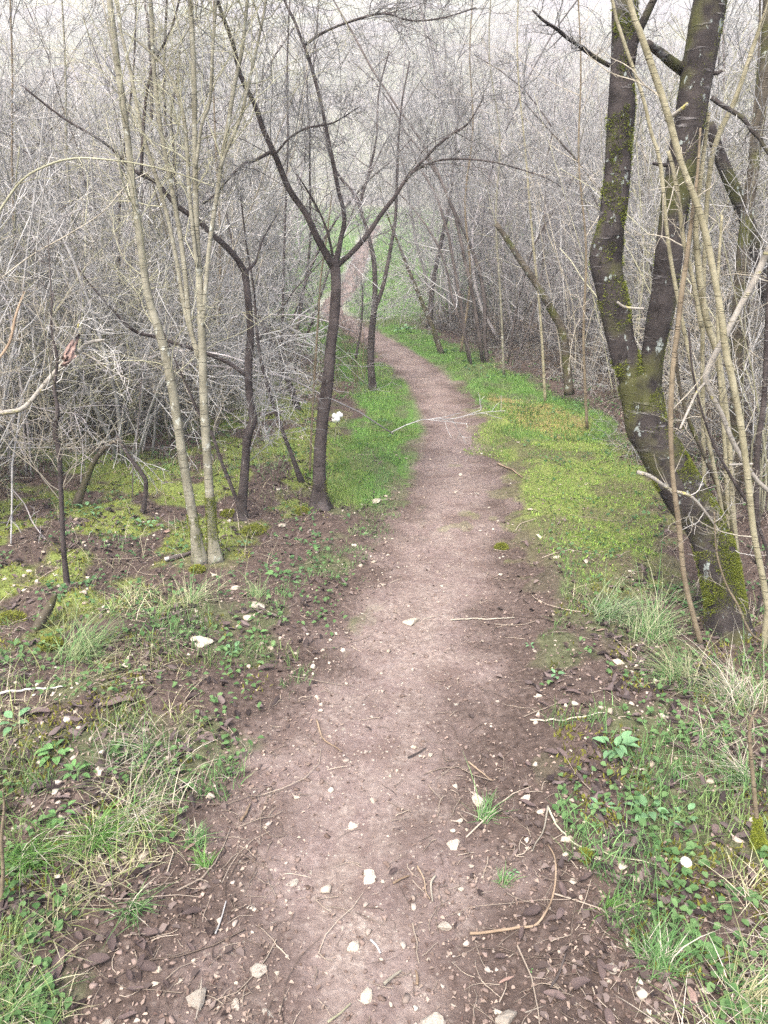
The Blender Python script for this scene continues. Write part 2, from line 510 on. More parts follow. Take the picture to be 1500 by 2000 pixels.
idx = np.arange(len(fx)).reshape(GX.shape)
quad = np.stack([idx[:-1, :-1], idx[:-1, 1:], idx[1:, 1:], idx[1:, :-1]], -1).reshape(-1, 4)
qy, qp = fy[quad].mean(1), pd[quad].mean(1) + edge[quad].mean(1) * .6

def sub_sheet(name, sel, mat):
    q = quad[sel]
    u, inv = np.unique(q, return_inverse=True)
    me = fast_mesh(name, np.stack([fx[u], fy[u], fz[u]], 1), [inv.reshape(q.shape)],
                   attrs=dict(path=a_path[u], green=a_green[u], moss=a_moss[u], tan=a_tan[u], grit=a_grit[u]))
    return link(name, me, mat, kind='structure')

is_path = (qp < 0) & (qy < 60)
sub_sheet('dirt_path', is_path, M_GROUND)
sub_sheet('ground', ~is_path & (qy < 17), M_GROUND)
sub_sheet('meadow', ~is_path & (qy >= 17) & (qy < 46), M_HILL)
sub_sheet('hillside', ~is_path & (qy >= 46), M_HILL)

# ------------------------------------------------------------------ blades
def blades(pos, h, wd, lean, col_b, col_t, rg, levels=3, az=None, cur=1.6):
    n = len(pos)
    if az is None: az = rg.uniform(0, 2 * np.pi, n)
    d = np.stack([np.cos(az), np.sin(az), np.zeros(n)], 1)
    fa = az + np.pi / 2 + rg.normal(0, .5, n)
    s = np.stack([np.cos(fa), np.sin(fa), np.zeros(n)], 1)
    ts = np.linspace(0, 1, levels)
    V, Cc = [], []
    for i, t in enumerate(ts):
        hor = lean * t ** cur
        ver = np.sqrt(np.maximum(1 - (lean * .95) ** 2, .02)) * t * (1 - .35 * lean * t)
        c = pos + d * (h * hor)[:, None] + np.array([0, 0, 1.]) * (h * ver)[:, None]
        col = col_b * (1 - t) + col_t * t
        if i < levels - 1:
            ww = (wd * (1 - .55 * t) * .5)[:, None]
            V += [c - s * ww, c + s * ww]; Cc += [col, col]
        else:
            V.append(c); Cc.append(col)
    k = len(V)
    V = np.stack(V, 1).reshape(-1, 3); Cc = np.stack(Cc, 1).reshape(-1, 3)
    b = np.arange(n)[:, None] * k
    q = [b + np.array([[2 * i, 2 * i + 1, 2 * i + 3, 2 * i + 2]]) for i in range(levels - 2)]
    t3 = b + np.array([[k - 3, k - 2, k - 1]])
    return V, (np.concatenate(q) if q else np.zeros((0, 4), int)), t3, Cc

def sample(n, y0, y1, rg, wx=.62):
    y = np.exp(rg.uniform(math.log(y0), math.log(y1), n))
    x = rg.uniform(-1, 1, n) * (wx * y + .95)
    return x, y

def lerp(a, b, t): return np.asarray(a)[None] * (1 - t[:, None]) + np.asarray(b)[None] * t[:, None]

def merge_blades(parts):
    V, Q, T, C, n = [], [], [], [], 0
    for v, q, t, c in parts:
        V.append(v); Q.append(q + n); T.append(t + n); C.append(c); n += len(v)
    return np.concatenate(V), [np.concatenate(Q), np.concatenate(T)], np.concatenate(C)

def grass_on(keepfn, n, y0, y1, h, wd, lean, cols, rg, levels=3, clump=0, wx=.62):
    x, y = sample(n, y0, y1, rg, wx)
    if clump:                                    # blades gather into tufts
        cs = clump * (1 + y * .1)
        x = x + cs * rg.normal(0, .12, n); y = y + cs * rg.normal(0, .12, n)
    k = keepfn(x, y) > rg.uniform(0, 1, n)
    x, y = x[k], y[k]; m = len(x)
    pos = np.stack([x, y, H(x, y) - .004], 1)
    hh = h * rg.uniform(.5, 1.25, m); ww = wd * rg.uniform(.7, 1.3, m) * np.maximum(1, y / 4.5) ** .75
    t = rg.uniform(0, 1, m)
    ct = lerp(cols[0], cols[1], t) * rg.uniform(.8, 1.2, (m, 1)) * (.65 + .7 * vn(x / .2, y / .28, 63))[:, None]
    yl = (sstep(.5, .75, vn(x / .33, y / .4, 64)) * .35)[:, None]
    ct = ct * (1 - yl) + yl * ct[:, 1:2] * np.array([.95, 1.05, .35])
    return blades(pos, hh, ww, rg.uniform(lean[0], lean[1], m), ct * np.array([1.15, 1.02, 1.1]), ct, rg, levels)

GREENS = ((.085, .20, .04), (.20, .36, .10))
GREEN2 = ((.08, .19, .06), (.20, .34, .13))
STRAW = ((.34, .30, .22), (.64, .60, .49))
rg = np.random.default_rng(21)
offp = lambda x, y, a=.02, b=.12: sstep(a, b, path_d(x, y) + .25 * (fbm(x / .25, y / .25, 44, 3) - .5))
lawn = merge_blades([
    grass_on(lambda x, y: inz(x, y, Z_GREEN, .22) * (.35 + .65 * sstep(.34, .5, fbm(x / .18, y / .3, 103, 3))) * offp(x, y), 180000, 3.8, 19, .06, .0034, (.15, .75), GREENS, rg, wx=.30),
    grass_on(lambda x, y: inz(x, y, Z_MOSS, .30) * (.25 + .75 * sstep(.5, .62, fbm(x / .25, y / .3, 102, 3))) * offp(x, y), 60000, 2.8, 9, .05, .003, (.2, .8), GREENS, rg),
    grass_on(lambda x, y: sstep(.48, .62, fbm(x / .22, y / .22, 45, 3)) * np.maximum(inz(x, y, Z_LEFT, .12), inz(x, y, Z_RIGHT, .12)) * offp(x, y), 70000, 1.0, 4.2, .075, .0034, (.2, .9), GREEN2, rg),
    grass_on(lambda x, y: sstep(.5, .6, fbm(x / .15, y / .15, 46, 3)) * inz(x, y, Z_EDGE, .16) * offp(x, y, -.02, .08), 90000, 2.0, 7, .045, .0028, (.3, .9), GREEN2, rg, wx=.3),
    grass_on(lambda x, y: meadow(x, y, path_d(x, y)) * (np.abs(x) < 4), 60000, 15, 42, .10, .006, (.2, .7), ((.085, .19, .045), (.17, .30, .10)), rg, wx=.2),
    grass_on(lambda x, y: .4 * sstep(.5, .65, fbm(x / .4, y / .4, 47, 3)) * inz(x, y, Z_MOSSL, .12), 40000, 3.4, 10, .07, .003, (.2, .9), GREEN2, rg),
    grass_on(lambda x, y: .5 * sstep(.45, .7, fbm(x / .5, y / .5, 48, 3)) * (path_d(x, y) > .9), 40000, 5, 16, .12, .004, (.3, .9), GREEN2, rg),
])
link('grass', fast_mesh('grass', lawn[0], lawn[1], lawn[2]), M_BLADE, kind='stuff')
tag(bpy.data.objects['grass'], 'fresh green grass on both verges of the dirt path and the meadow', 'grass')

def dryf(x, y): return np.maximum(inz(x, y, Z_LEFT, .15), inz(x, y, Z_RIGHT, .15)) * sstep(.40, .58, fbm(x / .35, y / .35, 49, 3)) * offp(x, y, .1, .3)
dry = merge_blades([
    grass_on(dryf, 24000, 1.0, 4.6, .13, .0025, (.8, .99), STRAW, rg, levels=5, clump=.5),
    grass_on(lambda x, y: dryf(x, y) * .6, 14000, 1.0, 4.6, .15, .003, (.6, .99), ((.13, .22, .07), (.30, .36, .15)), rg, levels=5, clump=.5),
    grass_on(lambda x, y: .3 * (path_d(x, y) > .55) * (1 - inz(x, y, Z_GREEN + Z_MOSS, .1)), 16000, 3, 12, .16, .0022, (.4, .99), STRAW, rg, levels=4, clump=.5),
])
link('dry_grass', fast_mesh('dry_grass', dry[0], dry[1], dry[2]), M_BLADE, kind='stuff')
tag(bpy.data.objects['dry_grass'], 'straw coloured dead grass flopped over both banks in the foreground', 'dry grass')

# ------------------------------------------------------------------ moss: low fuzz
def moss_on(keepfn, n, y0, y1, cols, wx=.62):
    x, y = sample(n, y0, y1, rg, wx)
    k = keepfn(x, y) > rg.uniform(0, 1, n); x, y = x[k], y[k]; m = len(x)
    lump = .03 * fbm(x / .06, y / .06, 52, 2)
    pos = np.stack([x, y, H(x, y) - .006 + lump * .6], 1)
    hh = rg.uniform(.010, .026, m); ww = rg.uniform(.004, .008, m) * np.maximum(1, y / 5) ** .8
    ct = lerp(cols[0], cols[1], rg.uniform(0, 1, m)) * (.7 + .6 * vn(x / .05, y / .05, 53))[:, None]
    return blades(pos, hh, ww, rg.uniform(.2, .95, m), ct, ct, rg, 3)
MOSSC = ((.14, .24, .045), (.34, .47, .11))
ms = merge_blades([
    moss_on(lambda x, y: inz(x, y, Z_MOSS, .30) * (.4 + .6 * sstep(.34, .52, fbm(x / .3, y / .3, 97, 3))), 140000, 2.8, 9, MOSSC),
    moss_on(lambda x, y: inz(x, y, Z_TAN, .12), 30000, 5, 10, ((.22, .17, .06), (.42, .34, .14))),
    moss_on(lambda x, y: inz(x, y, Z_MOSSL, .22) * sstep(.38, .54, fbm(x / .28, y / .28, 98, 3)), 90000, 3.0, 11, ((.12, .125, .025), (.28, .29, .06))),
    moss_on(lambda x, y: inz(x, y, Z_LEFT + Z_RIGHT, .15) * sstep(.56, .66, fbm(x / .16, y / .16, 99, 3)) * offp(x, y, .1, .3), 90000, 1.0, 4.5, ((.10, .10, .02), (.25, .25, .05))),
    moss_on(lambda x, y: .7 * inz(x, y, Z_GREEN, .12) * sstep(.55, .65, fbm(x / .3, y / .3, 101, 3)) * offp(x, y), 50000, 4, 14, MOSSC, .3),
])
link('moss', fast_mesh('moss', ms[0], ms[1], ms[2]), M_MOSS, kind='stuff')
tag(bpy.data.objects['moss'], 'yellow green moss carpeting the ground beside the dirt path', 'moss')

# ------------------------------------------------------------------ litter stuff: leaf scraps, twig scraps, gravel
def scatter(n, y0, y1, keep, wx=.62):
    x, y = sample(n, y0, y1, rg, wx)
    k = keep(x, y) > rg.uniform(0, 1, n)
    return x[k], y[k]

LEAFK = np.array([[-.5, 0], [-.25, .2], [.1, .26], [.5, 0], [.1, -.26], [-.25, -.2]])
def leaf_scraps(x, y, size, cols):
    m = len(x)
    az = rg.uniform(0, 2 * np.pi, m); tl = rg.normal(0, .35, (m, 2)); sz = size * rg.uniform(.5, 1.4, m)
    L = LEAFK[None] * rg.uniform(.7, 1.3, (m, 6, 1))
    lx = L[:, :, 0] * sz[:, None]; ly = L[:, :, 1] * sz[:, None] * rg.uniform(.6, 1.5, (m, 1))
    lz = tl[:, :1] * lx + tl[:, 1:] * ly + rg.uniform(.2, 1.6, (m, 1)) * np.abs(ly) + rg.normal(0, .05, (m, 6)) * sz[:, None]
    c, s = np.cos(az)[:, None], np.sin(az)[:, None]
    z0 = H(x, y) + .004
    V = np.stack([x[:, None] + lx * c - ly * s, y[:, None] + lx * s + ly * c, z0[:, None] + np.maximum(lz, -.004)], -1).reshape(-1, 3)
    b = np.arange(m)[:, None] * 6
    F = np.concatenate([b + np.array([[0, 1, 2, 3]]), b + np.array([[0, 3, 4, 5]])])
    C = np.repeat(lerp(cols[0], cols[1], rg.uniform(0, 1, m) ** 1.5), 6, 0)
    return V, F, C
def margin(x, y):
    p = path_d(x, y)
    return sstep(-.22, .05, p) * (.35 + .65 * sstep(.4, .6, fbm(x / .3, y / .3, 55, 3)))
def nogreen(x, y): return 1 - .93 * np.maximum(inz(x, y, Z_GREEN, .1), .75 * inz(x, y, Z_MOSS, .1))
x, y = scatter(15000, 1.0, 9, lambda x, y: margin(x, y) ** 1.6 * nogreen(x, y) * sstep(-.1, .3, path_d(x, y)))
a = leaf_scraps(x, y, .021, ((.04, .029, .026), (.19, .15, .133)))
x, y = scatter(34000, 1.0, 10, lambda x, y: (margin(x, y) * .8 + .2) * nogreen(x, y))
b = leaf_scraps(x, y, .010, ((.09, .06, .05), (.38, .30, .24)))
link('leaf_litter', fast_mesh('leaf_litter', np.concatenate([a[0], b[0]]), [a[1], b[1] + len(a[0])], np.concatenate([a[2], b[2]]), smooth=False), M_LITTER, kind='stuff')
tag(bpy.data.objects['leaf_litter'], 'dark shrivelled leaf litter along the path margins', 'leaf litter')

def ground_sticks(x, y, ln, r, wand=.25):
    m = len(x); n = 5
    az = rg.uniform(0, 2 * np.pi, m); L = ln * rg.uniform(.4, 1.6, m)
    pts = np.empty((m, n, 3)); cx, cy = x.copy(), y.copy()
    for j in range(n):
        pts[:, j, 0] = cx; pts[:, j, 1] = cy; pts[:, j, 2] = H(cx, cy) + .004 + r
        cx = cx + np.cos(az) * L / (n - 1); cy = cy + np.sin(az) * L / (n - 1); az = az + rg.normal(0, wand, m)
    rad = (r * rg.uniform(.5, 1.3, m))[:, None] * np.linspace(1, .55, n)[None]
    return pts, rad
x, y = scatter(6000, 1.0, 9, lambda x, y: .25 + .75 * margin(x, y))
pt, rd = ground_sticks(x, y, .055, .0014)
x2, y2 = scatter(1800, 1.0, 13, lambda x, y: np.where(y > 3, .25 + .75 * (path_d(x, y) > .6), .35) * margin(x, y))
pt2, rd2 = ground_sticks(x2, y2, .22, .0022)
v, q = bundle([(pt, rd), (pt2, rd2)], 3)
c = np.repeat(lerp((.10, .075, .06), (.44, .37, .29), rg.uniform(0, 1, len(pt) + len(pt2)) ** 1.3), 15, 0)
link('twig_litter', fast_mesh('twig_litter', v, [q], c), M_LITTER, kind='stuff')
tag(bpy.data.objects['twig_litter'], 'broken twig scraps strewn over path and banks', 'twig litter')

def hull_mesh(name, seed, npts=16, sx=1, sy=.8, sz=.55, sub=0, jit=0.):
    r = np.random.default_rng(seed)
    bm = bmesh.new()
    p = nrm(r.normal(size=(npts, 3))) * r.uniform(.75, 1.05, (npts, 1)) * .5 * np.array([sx, sy, sz])
    for c in p: bm.verts.new(c)
    res = bmesh.ops.convex_hull(bm, input=bm.verts)
    junk = [e for e in res['geom_interior'] if isinstance(e, bmesh.types.BMVert)]
    if junk: bmesh.ops.delete(bm, geom=junk, context='VERTS')
    if sub:
        bmesh.ops.bevel(bm, geom=list(bm.edges), offset=.035, segments=1, affect='EDGES')
        bmesh.ops.triangulate(bm, faces=bm.faces)
        for vtx in bm.verts:
            vtx.co += Vector(r.normal(0, jit, 3))
    bm.normal_update()
    me = bpy.data.meshes.new(name); bm.to_mesh(me); bm.free()
    return me

peb = []
for s in range(6):
    me = hull_mesh('pebble_src', 100 + s, 11)
    me.calc_loop_triangles()
    vv = np.array([v.co for v in me.vertices]); ff = np.array([t.vertices for t in me.loop_triangles])
    peb.append((vv, ff)); bpy.data.meshes.remove(me)
def gravel(x, y, size, cols):
    V, F, C, n = [], [], [], 0
    which = rg.integers(0, 6, len(x))
    sz = size * np.minimum(np.exp(rg.normal(0, .6, len(x))), 3.2)
    z0 = H(x, y); az = rg.uniform(0, 6.28, len(x)); t = rg.uniform(0, 1, len(x))
    for k in range(6):
        s = which == k; m = s.sum()
        if not m: continue
        vv, ff = peb[k]
        c, sn = np.cos(az[s])[:, None], np.sin(az[s])[:, None]
        X = (vv[:, 0] * c - vv[:, 1] * sn) * sz[s][:, None] + x[s][:, None]
        Y = (vv[:, 0] * sn + vv[:, 1] * c) * sz[s][:, None] + y[s][:, None]
        Z = vv[None, :, 2] * sz[s][:, None] + (z0[s] + sz[s] * .08)[:, None]
        V.append(np.stack([X, Y, Z], -1).reshape(-1, 3))
        F.append((ff[None] + (np.arange(m) * len(vv))[:, None, None]).reshape(-1, 3) + n)
        C.append(np.repeat(lerp(cols[0], cols[1], t[s]), len(vv), 0)); n += m * len(vv)
    return np.concatenate(V), np.concatenate(F), np.concatenate(C)
def gravf(x, y):
    p = path_d(x, y)
    core = np.exp(-((p + .33) / .14) ** 2) * sstep(.42, .55, fbm(x / .25, y / .4, 57, 3))
    return np.clip(.05 + core * .9 + .5 * np.exp(-((p + .02) / .1) ** 2) * sstep(.4, .55, fbm(x / .2, y / .2, 58, 3)), 0, 1) * (p < .9)
x, y = scatter(14000, 1.0, 11, gravf, .4)
a = gravel(x, y, .0095, ((.19, .15, .125), (.42, .36, .305)))
x, y = scatter(17000, 1.0, 8, lambda x, y: .3 + .7 * sstep(-.3, 0, path_d(x, y)) * (path_d(x, y) < .8), .5)
b = gravel(x, y, .0085, ((.11, .078, .062), (.27, .205, .175)))
link('gravel', fast_mesh('gravel', np.concatenate([a[0], b[0]]), [np.concatenate([a[1], b[1] + len(a[0])])], np.concatenate([a[2], b[2]]), smooth=False), M_LITTER, kind='stuff')
tag(bpy.data.objects['gravel'], 'pale grit and soil crumbs pressed into the dirt path', 'gravel')

# drifts of curled leaves on both banks and under the saplings
def curl_src(seed, wd, curl):
    r = np.random.default_rng(seed); V = []
    for i in range(5):
        u_ = i / 4; wl = wd * math.sin(math.pi * min(.97, u_ * .9 + .06)) ** .7 * r.uniform(.75, 1.15)
        for j in range(4):
            a_ = (j / 3 - .5) * curl; ra = wl / curl
            V.append([(u_ - .5) + r.normal(0, .03), math.sin(a_) * ra, (1 - math.cos(a_)) * ra + .10 * math.sin(u_ * 4 + seed) + r.normal(0, .03)])
    ii = np.arange(20).reshape(5, 4)
    return np.array(V), np.stack([ii[:-1, :-1], ii[1:, :-1], ii[1:, 1:], ii[:-1, 1:]], -1).reshape(-1, 4)
CS = [curl_src(k, .35 + .08 * k, .8 + .6 * k) for k in range(6)]
bank = lambda x, y: inz(x, y, Z_LEFT + Z_RIGHT + Z_EDGE + Z_MOSSL, .2) * sstep(.44, .58, fbm(x / .25, y / .25, 65, 3)) * offp(x, y, .05, .25) + .75 * (path_d(x, y) > .9) * (1 - inz(x, y, Z_GREEN + Z_MOSS + Z_MOSSL, .2)) * (y > 4)
x, y = scatter(25000, 1.0, 14, bank)
Vl, Fl, Cl, n0 = [], [], [], 0
wh = rg.integers(0, 6, len(x)); z0 = H(x, y)
for k in range(6):
    q_ = wh == k; m = int(q_.sum()); vv, ff = CS[k]
    sz = rg.uniform(.018, .052, m)[:, None]; az = rg.uniform(0, 6.28, m); c_, s_ = np.cos(az)[:, None], np.sin(az)[:, None]; tl = rg.normal(0, .3, (m, 2))
    fl = np.where(rg.uniform(0, 1, m) < .4, -1, 1)[:, None]
    Z = vv[None, :, 2] * fl + np.where(fl < 0, .22, 0) + tl[:, :1] * vv[None, :, 0] + tl[:, 1:] * vv[None, :, 1]
    Vl.append(np.stack([(vv[None, :, 0] * c_ - vv[None, :, 1] * s_) * sz + x[q_][:, None], (vv[None, :, 0] * s_ + vv[None, :, 1] * c_) * sz + y[q_][:, None], z0[q_][:, None] + .004 + Z * sz], -1).reshape(-1, 3))
    Fl.append((ff[None] + (np.arange(m) * 20)[:, None, None]).reshape(-1, 4) + n0); n0 += m * 20
    Cl.append(np.repeat(lerp((.030, .023, .022), (.16, .125, .116), rg.uniform(0, 1, m) ** 1.6), 20, 0))
link('leaf_drift', fast_mesh('leaf_drift', np.concatenate(Vl), [np.concatenate(Fl)], np.concatenate(Cl)), M_LITTER, kind='stuff')
tag(bpy.data.objects['leaf_drift'], 'drifts of dark curled dead leaves on both banks and under the saplings', 'leaf litter')
# cream pebbles strewn over the banks
x, y = scatter(6500, 1.0, 6.5, lambda x, y: inz(x, y, Z_LEFT + Z_RIGHT + Z_EDGE + Z_MOSSL, .2) * sstep(.45, .6, fbm(x / .3, y / .3, 66, 3)) + .04 * (path_d(x, y) < .8))
a = gravel(x, y, .015, ((.33, .27, .21), (.56, .50, .41)))
link('pebbles', fast_mesh('pebbles', a[0], [a[1]], a[2], smooth=False), M_LITTER, kind='stuff')
tag(bpy.data.objects['pebbles'], 'small cream pebbles strewn through leaves and grass of the banks', 'pebbles')

# tiny leaves of ground cover
def ground_cover(keep, n, y0, y1, size, cols):
    x, y = scatter(n, y0, y1, keep)
    m = len(x)
    pos = np.stack([x, y, H(x, y) + rg.uniform(.005, .035, m)], 1)
    az = rg.uniform(0, 6.28, m); sz = size * rg.uniform(.6, 1.4, m) * np.maximum(1, y / 5)
    tl = rg.normal(0, .3, (m, 2))
    L = LEAFK * np.array([1, 1.4])
    lx = L[None, :, 0] * sz[:, None]; ly = L[None, :, 1] * sz[:, None]
    lz = tl[:, :1] * lx + tl[:, 1:] * ly + .5 * np.abs(ly)
    c, s = np.cos(az)[:, None], np.sin(az)[:, None]
    V = np.stack([pos[:, 0:1] + lx * c - ly * s, pos[:, 1:2] + lx * s + ly * c, pos[:, 2:3] + lz], -1).reshape(-1, 3)
    b = np.arange(m)[:, None] * 6
    F = np.concatenate([b + np.array([[0, 1, 2, 3]]), b + np.array([[0, 3, 4, 5]])])
    return V, F, np.repeat(lerp(cols[0], cols[1], rg.uniform(0, 1, m)), 6, 0)
gc = [ground_cover(lambda x, y: np.maximum(inz(x, y, Z_LEFT + Z_RIGHT, .15), .8 * inz(x, y, Z_EDGE, .15)) * sstep(.46, .58, fbm(x / .2, y / .2, 110, 3)) * offp(x, y), 20000, 1.0, 6, .02, ((.07, .15, .05), (.17, .28, .11))),
      ground_cover(lambda x, y: .7 * sstep(.46, .6, fbm(x / .3, y / .3, 111, 3)) * (path_d(x, y) > .3), 22000, 3, 12, .022, ((.05, .12, .05), (.14, .25, .10)))]
n0 = len(gc[0][0])
link('ground_cover', fast_mesh('ground_cover', np.concatenate([g[0] for g in gc]), [gc[0][1], gc[1][1] + n0], np.concatenate([g[2] for g in gc])), M_BLADE, kind='stuff')
tag(bpy.data.objects['ground_cover'], 'small leafed green weeds between the dead grass', 'ground cover')

# ------------------------------------------------------------------ hero trees
WF = 1.0
def limb(pts, Y, n=28, Y2=None, ext=0., wobble=.0, seed=0):
    """pts: (px, py, width px) along the limb; Y depth at start (Y2 at the end) -> points, radii in the world"""
    pts = [tuple(p) for p in pts]
    Y2 = Y if Y2 is None else Y2
    s = np.concatenate([[0], np.cumsum([math.hypot(b[0] - a[0], b[1] - a[1]) for a, b in zip(pts, pts[1:])])]); s = s / s[-1]
    out = []
    for (px, py, wd), t in zip(pts, s):
        yy = Y + (Y2 - Y) * t
        p = P(px, py, yy); d = ray(px, py)
        out.append([*p, WF * wd / 2 / FPX * (yy / d[1])])
    if ext:                                    # carry on above the picture
        a, b = np.array(out[-2]), np.array(out[-1])
        d = nrm(b[:3] - a[:3])
        out.append([*(b[:3] + d * ext * .5 + np.array([0, 0, ext * .1])), b[3] * .7]); out.append([*(b[:3] + d * ext + np.array([0, 0, ext * .25])), b[3] * .25])
        n += int(ext * 10)
    c = catmull(out, n)
    if wobble:
        rr = np.random.default_rng(seed)
        c[1:, :3] += np.cumsum(rr.normal(0, wobble, (n - 1, 3)), 0) * .3
    return c[:, :3], np.maximum(c[:, 3], .0012)

def tube_mesh(name, pts, rad, sides=12, rough=.04, seed=0, flare=0.):
    """one limb with an uneven skin and closed ends"""
    n = len(pts)
    rad = rad.copy()
    v, q = tubes(pts[None], rad[None], sides)
    V = v.reshape(n, sides, 3)
    s = np.concatenate([[0], np.cumsum(np.linalg.norm(np.diff(pts, axis=0), axis=1))])
    a = np.arange(sides) / sides * 2 * np.pi
    S, A = np.meshgrid(s, a, indexing='ij')
    nz = fbm(S / .12 + seed * 3.1, np.cos(A) * 1.3 + 5, seed, 3) + fbm(S / .12 + 9, np.sin(A) * 1.3 + seed, seed + 4, 3) - 1
    k = 1 + rough * 2.2 * nz
    if flare: k = k + flare * np.exp(-S / .10) * (1 + .5 * np.cos(A * 4 + seed))
    V = pts[:, None] + (V - pts[:, None]) * k[:, :, None]
    V = np.concatenate([V.reshape(-1, 3), pts[:1], pts[-1:]])
    i = np.arange(sides)
    c0, c1 = n * sides, n * sides + 1
    f0 = np.stack([np.roll(i, -1), i, np.full(sides, c0)], 1)
    f1 = np.stack([i + (n - 1) * sides, np.roll(i, -1) + (n - 1) * sides, np.full(sides, c1)], 1)
    return fast_mesh(name, V, [q, np.concatenate([f0, f1])])

def to_ground(p):
    return np.array([p[0], p[1], float(H(np.array([p[0]]), np.array([p[1]]))[0])])

class Tree:
    def __init__(s, name, label, cat, base, group=None):
        s.base = np.array(base); s.root = thing(name, label, cat, tuple(s.base), group); s.limbs = []
    def part(s, name, pts, rad, mat, sides=12, rough=.04, seed=0, flare=0., label=None, keep=True):
        me = tube_mesh(name, pts - s.base, rad, sides, rough, seed, flare)
        o = link(name, me, mat, s.root)
        if label: o['label'] = label
        if keep: s.limbs.append((pts, rad))
        return o
    def twigs(s, mat, seed, k=(10, 6, 3), l1=(.3, .6), up=.12, wander=.15, tr=(.25, 1.), rmin=.0011, limbs=None, lmax=1.3, rr=.5, r1max=.006, l2=(.35, .75), ang=(30, 75)):
        rg = np.random.default_rng(seed)
        g = []
        for pts, rad in (limbs or s.limbs):
            pt, rd = pts[None], rad[None]
            a = grow(pt, np.minimum(rd, r1max), k[0], rg, tr, ang, l1, 9, up, wander, rr, rmin, .15, lmax)
            g.append(a)
            if len(k) > 1 and k[1]:
                b = grow(*a, k[1], rg, (.15, 1), (30, 70), l2, 6, up * .6, wander, .65, rmin, .06); g.append(b)
                if len(k) > 2 and k[2]:
                    g.append(grow(*b, k[2], rg, (.2, 1), (30, 75), (.35, .8), 4, up * .4, wander, .8, rmin, .03))
        v, q = bundle(g, 3)
        o = link('twigs', fast_mesh('twigs', v - s.base, [q]), mat, s.root, kind='stuff')
        return o

def moss_tufts(tree, limbs, n, seed, side=None, thr=.52, cols=((.09, .11, .015), (.26, .30, .055)), size=.016, srange=(0, 1), parent_name='moss'):
    rg_ = np.random.default_rng(seed)
    parts = []
    for pts, rad in limbs:
        m = n
        f = rg_.uniform(srange[0], srange[1], m) * (len(pts) - 1.001); i = f.astype(int); f = (f - i)[:, None]
        c = pts[i] * (1 - f) + pts[i + 1] * f; r = rad[i] * (1 - f[:, 0]) + rad[i + 1] * f[:, 0]
        T = nrm(pts[i + 1] - pts[i])
        U = nrm(np.cross(T, np.array([[0., 1., .05]]))); V = np.cross(T, U)
        a = rg_.uniform(0, 2 * np.pi, m)
        d = U * np.cos(a)[:, None] + V * np.sin(a)[:, None]
        pr = fbm(c[:, 2] / .09 + seed, a / 1.1 + c[:, 0] * 3, seed, 3)
        if side is not None: pr = pr + .16 * (d @ np.array(side))
        k = pr > thr
        c, d, r, T = c[k], d[k], r[k], T[k]; m = len(c)
        base = c + d * (r * .97)[:, None]
        out = nrm(d + rg_.normal(0, .5, (m, 3)) + np.array([0, 0, .35]))
        L = size * rg_.uniform(.5, 1.4, m)[:, None]
        s = nrm(np.cross(out, rg_.normal(size=(m, 3)))) * size * .10
        mid = base + out * L * .55
        tip = base + out * L + np.array([0, 0, -.15]) * L
        Vv = np.stack([base - s, base + s, mid - s, mid + s, tip], 1).reshape(-1, 3)
        b = np.arange(m)[:, None] * 5
        ct = lerp(cols[0], cols[1], rg_.uniform(0, 1, m))
        parts.append((Vv, b + np.array([[0, 1, 3, 2]]), b + np.array([[2, 3, 4]]), np.repeat(ct, 5, 0)))
    v, f, c = merge_blades(parts)
    return link(parent_name, fast_mesh(parent_name, v - tree.base, f, c), M_MOSS, tree.root, kind='stuff')

# --- pale saplings at the left
WF = .69
gA1 = G(390, 1095); Y1 = gA1[1]
t = Tree('sapling', 'slim pale grey-green sapling leaning left, its foot touching its straighter neighbour', 'tree', to_ground(gA1))
t.part('trunk', *limb([(392, 1105, 33), (386, 1070, 29), (375, 1000, 27), (358, 900, 26), (340, 780, 26), (325, 700, 26), (308, 640, 24), (290, 580, 22), (280, 520, 21), (270, 440, 20), (260, 370, 19), (248, 260, 18), (230, 130, 18), (214, 0, 17)], Y1, 60, Y1 + .25, ext=1.2), BK_PALE, 14, .03, 1, .6)
moss_tufts(t, [t.limbs[0]], 9000, 15, thr=.46, size=.009, srange=(0, .07))
t.twigs(TW_LICHEN, 31, (20, 6, 3), (.12, .3), .15, .18, (.2, .95), lmax=.9)
gA2 = G(418, 1090); Y1 = gA2[1]
t = Tree('sapling', 'pale many-topped sapling rising straight beside the leaning one, moss round its foot', 'tree', to_ground(gA2))
t.part('trunk', *limb([(420, 1102, 38), (416, 1060, 29), (411, 990, 25), (405, 900, 25), (399, 800, 25), (396, 700, 24), (394, 640, 23), (389, 540, 19), (384, 450, 17), (381, 300, 15), (379, 160, 15), (372, 0, 14)], Y1, 60, Y1 + .3, ext=1.2), BK_PALE, 14, .03, 2, .6)
moss_tufts(t, [t.limbs[0]], 9000, 16, thr=.40, size=.009, srange=(0, .09))
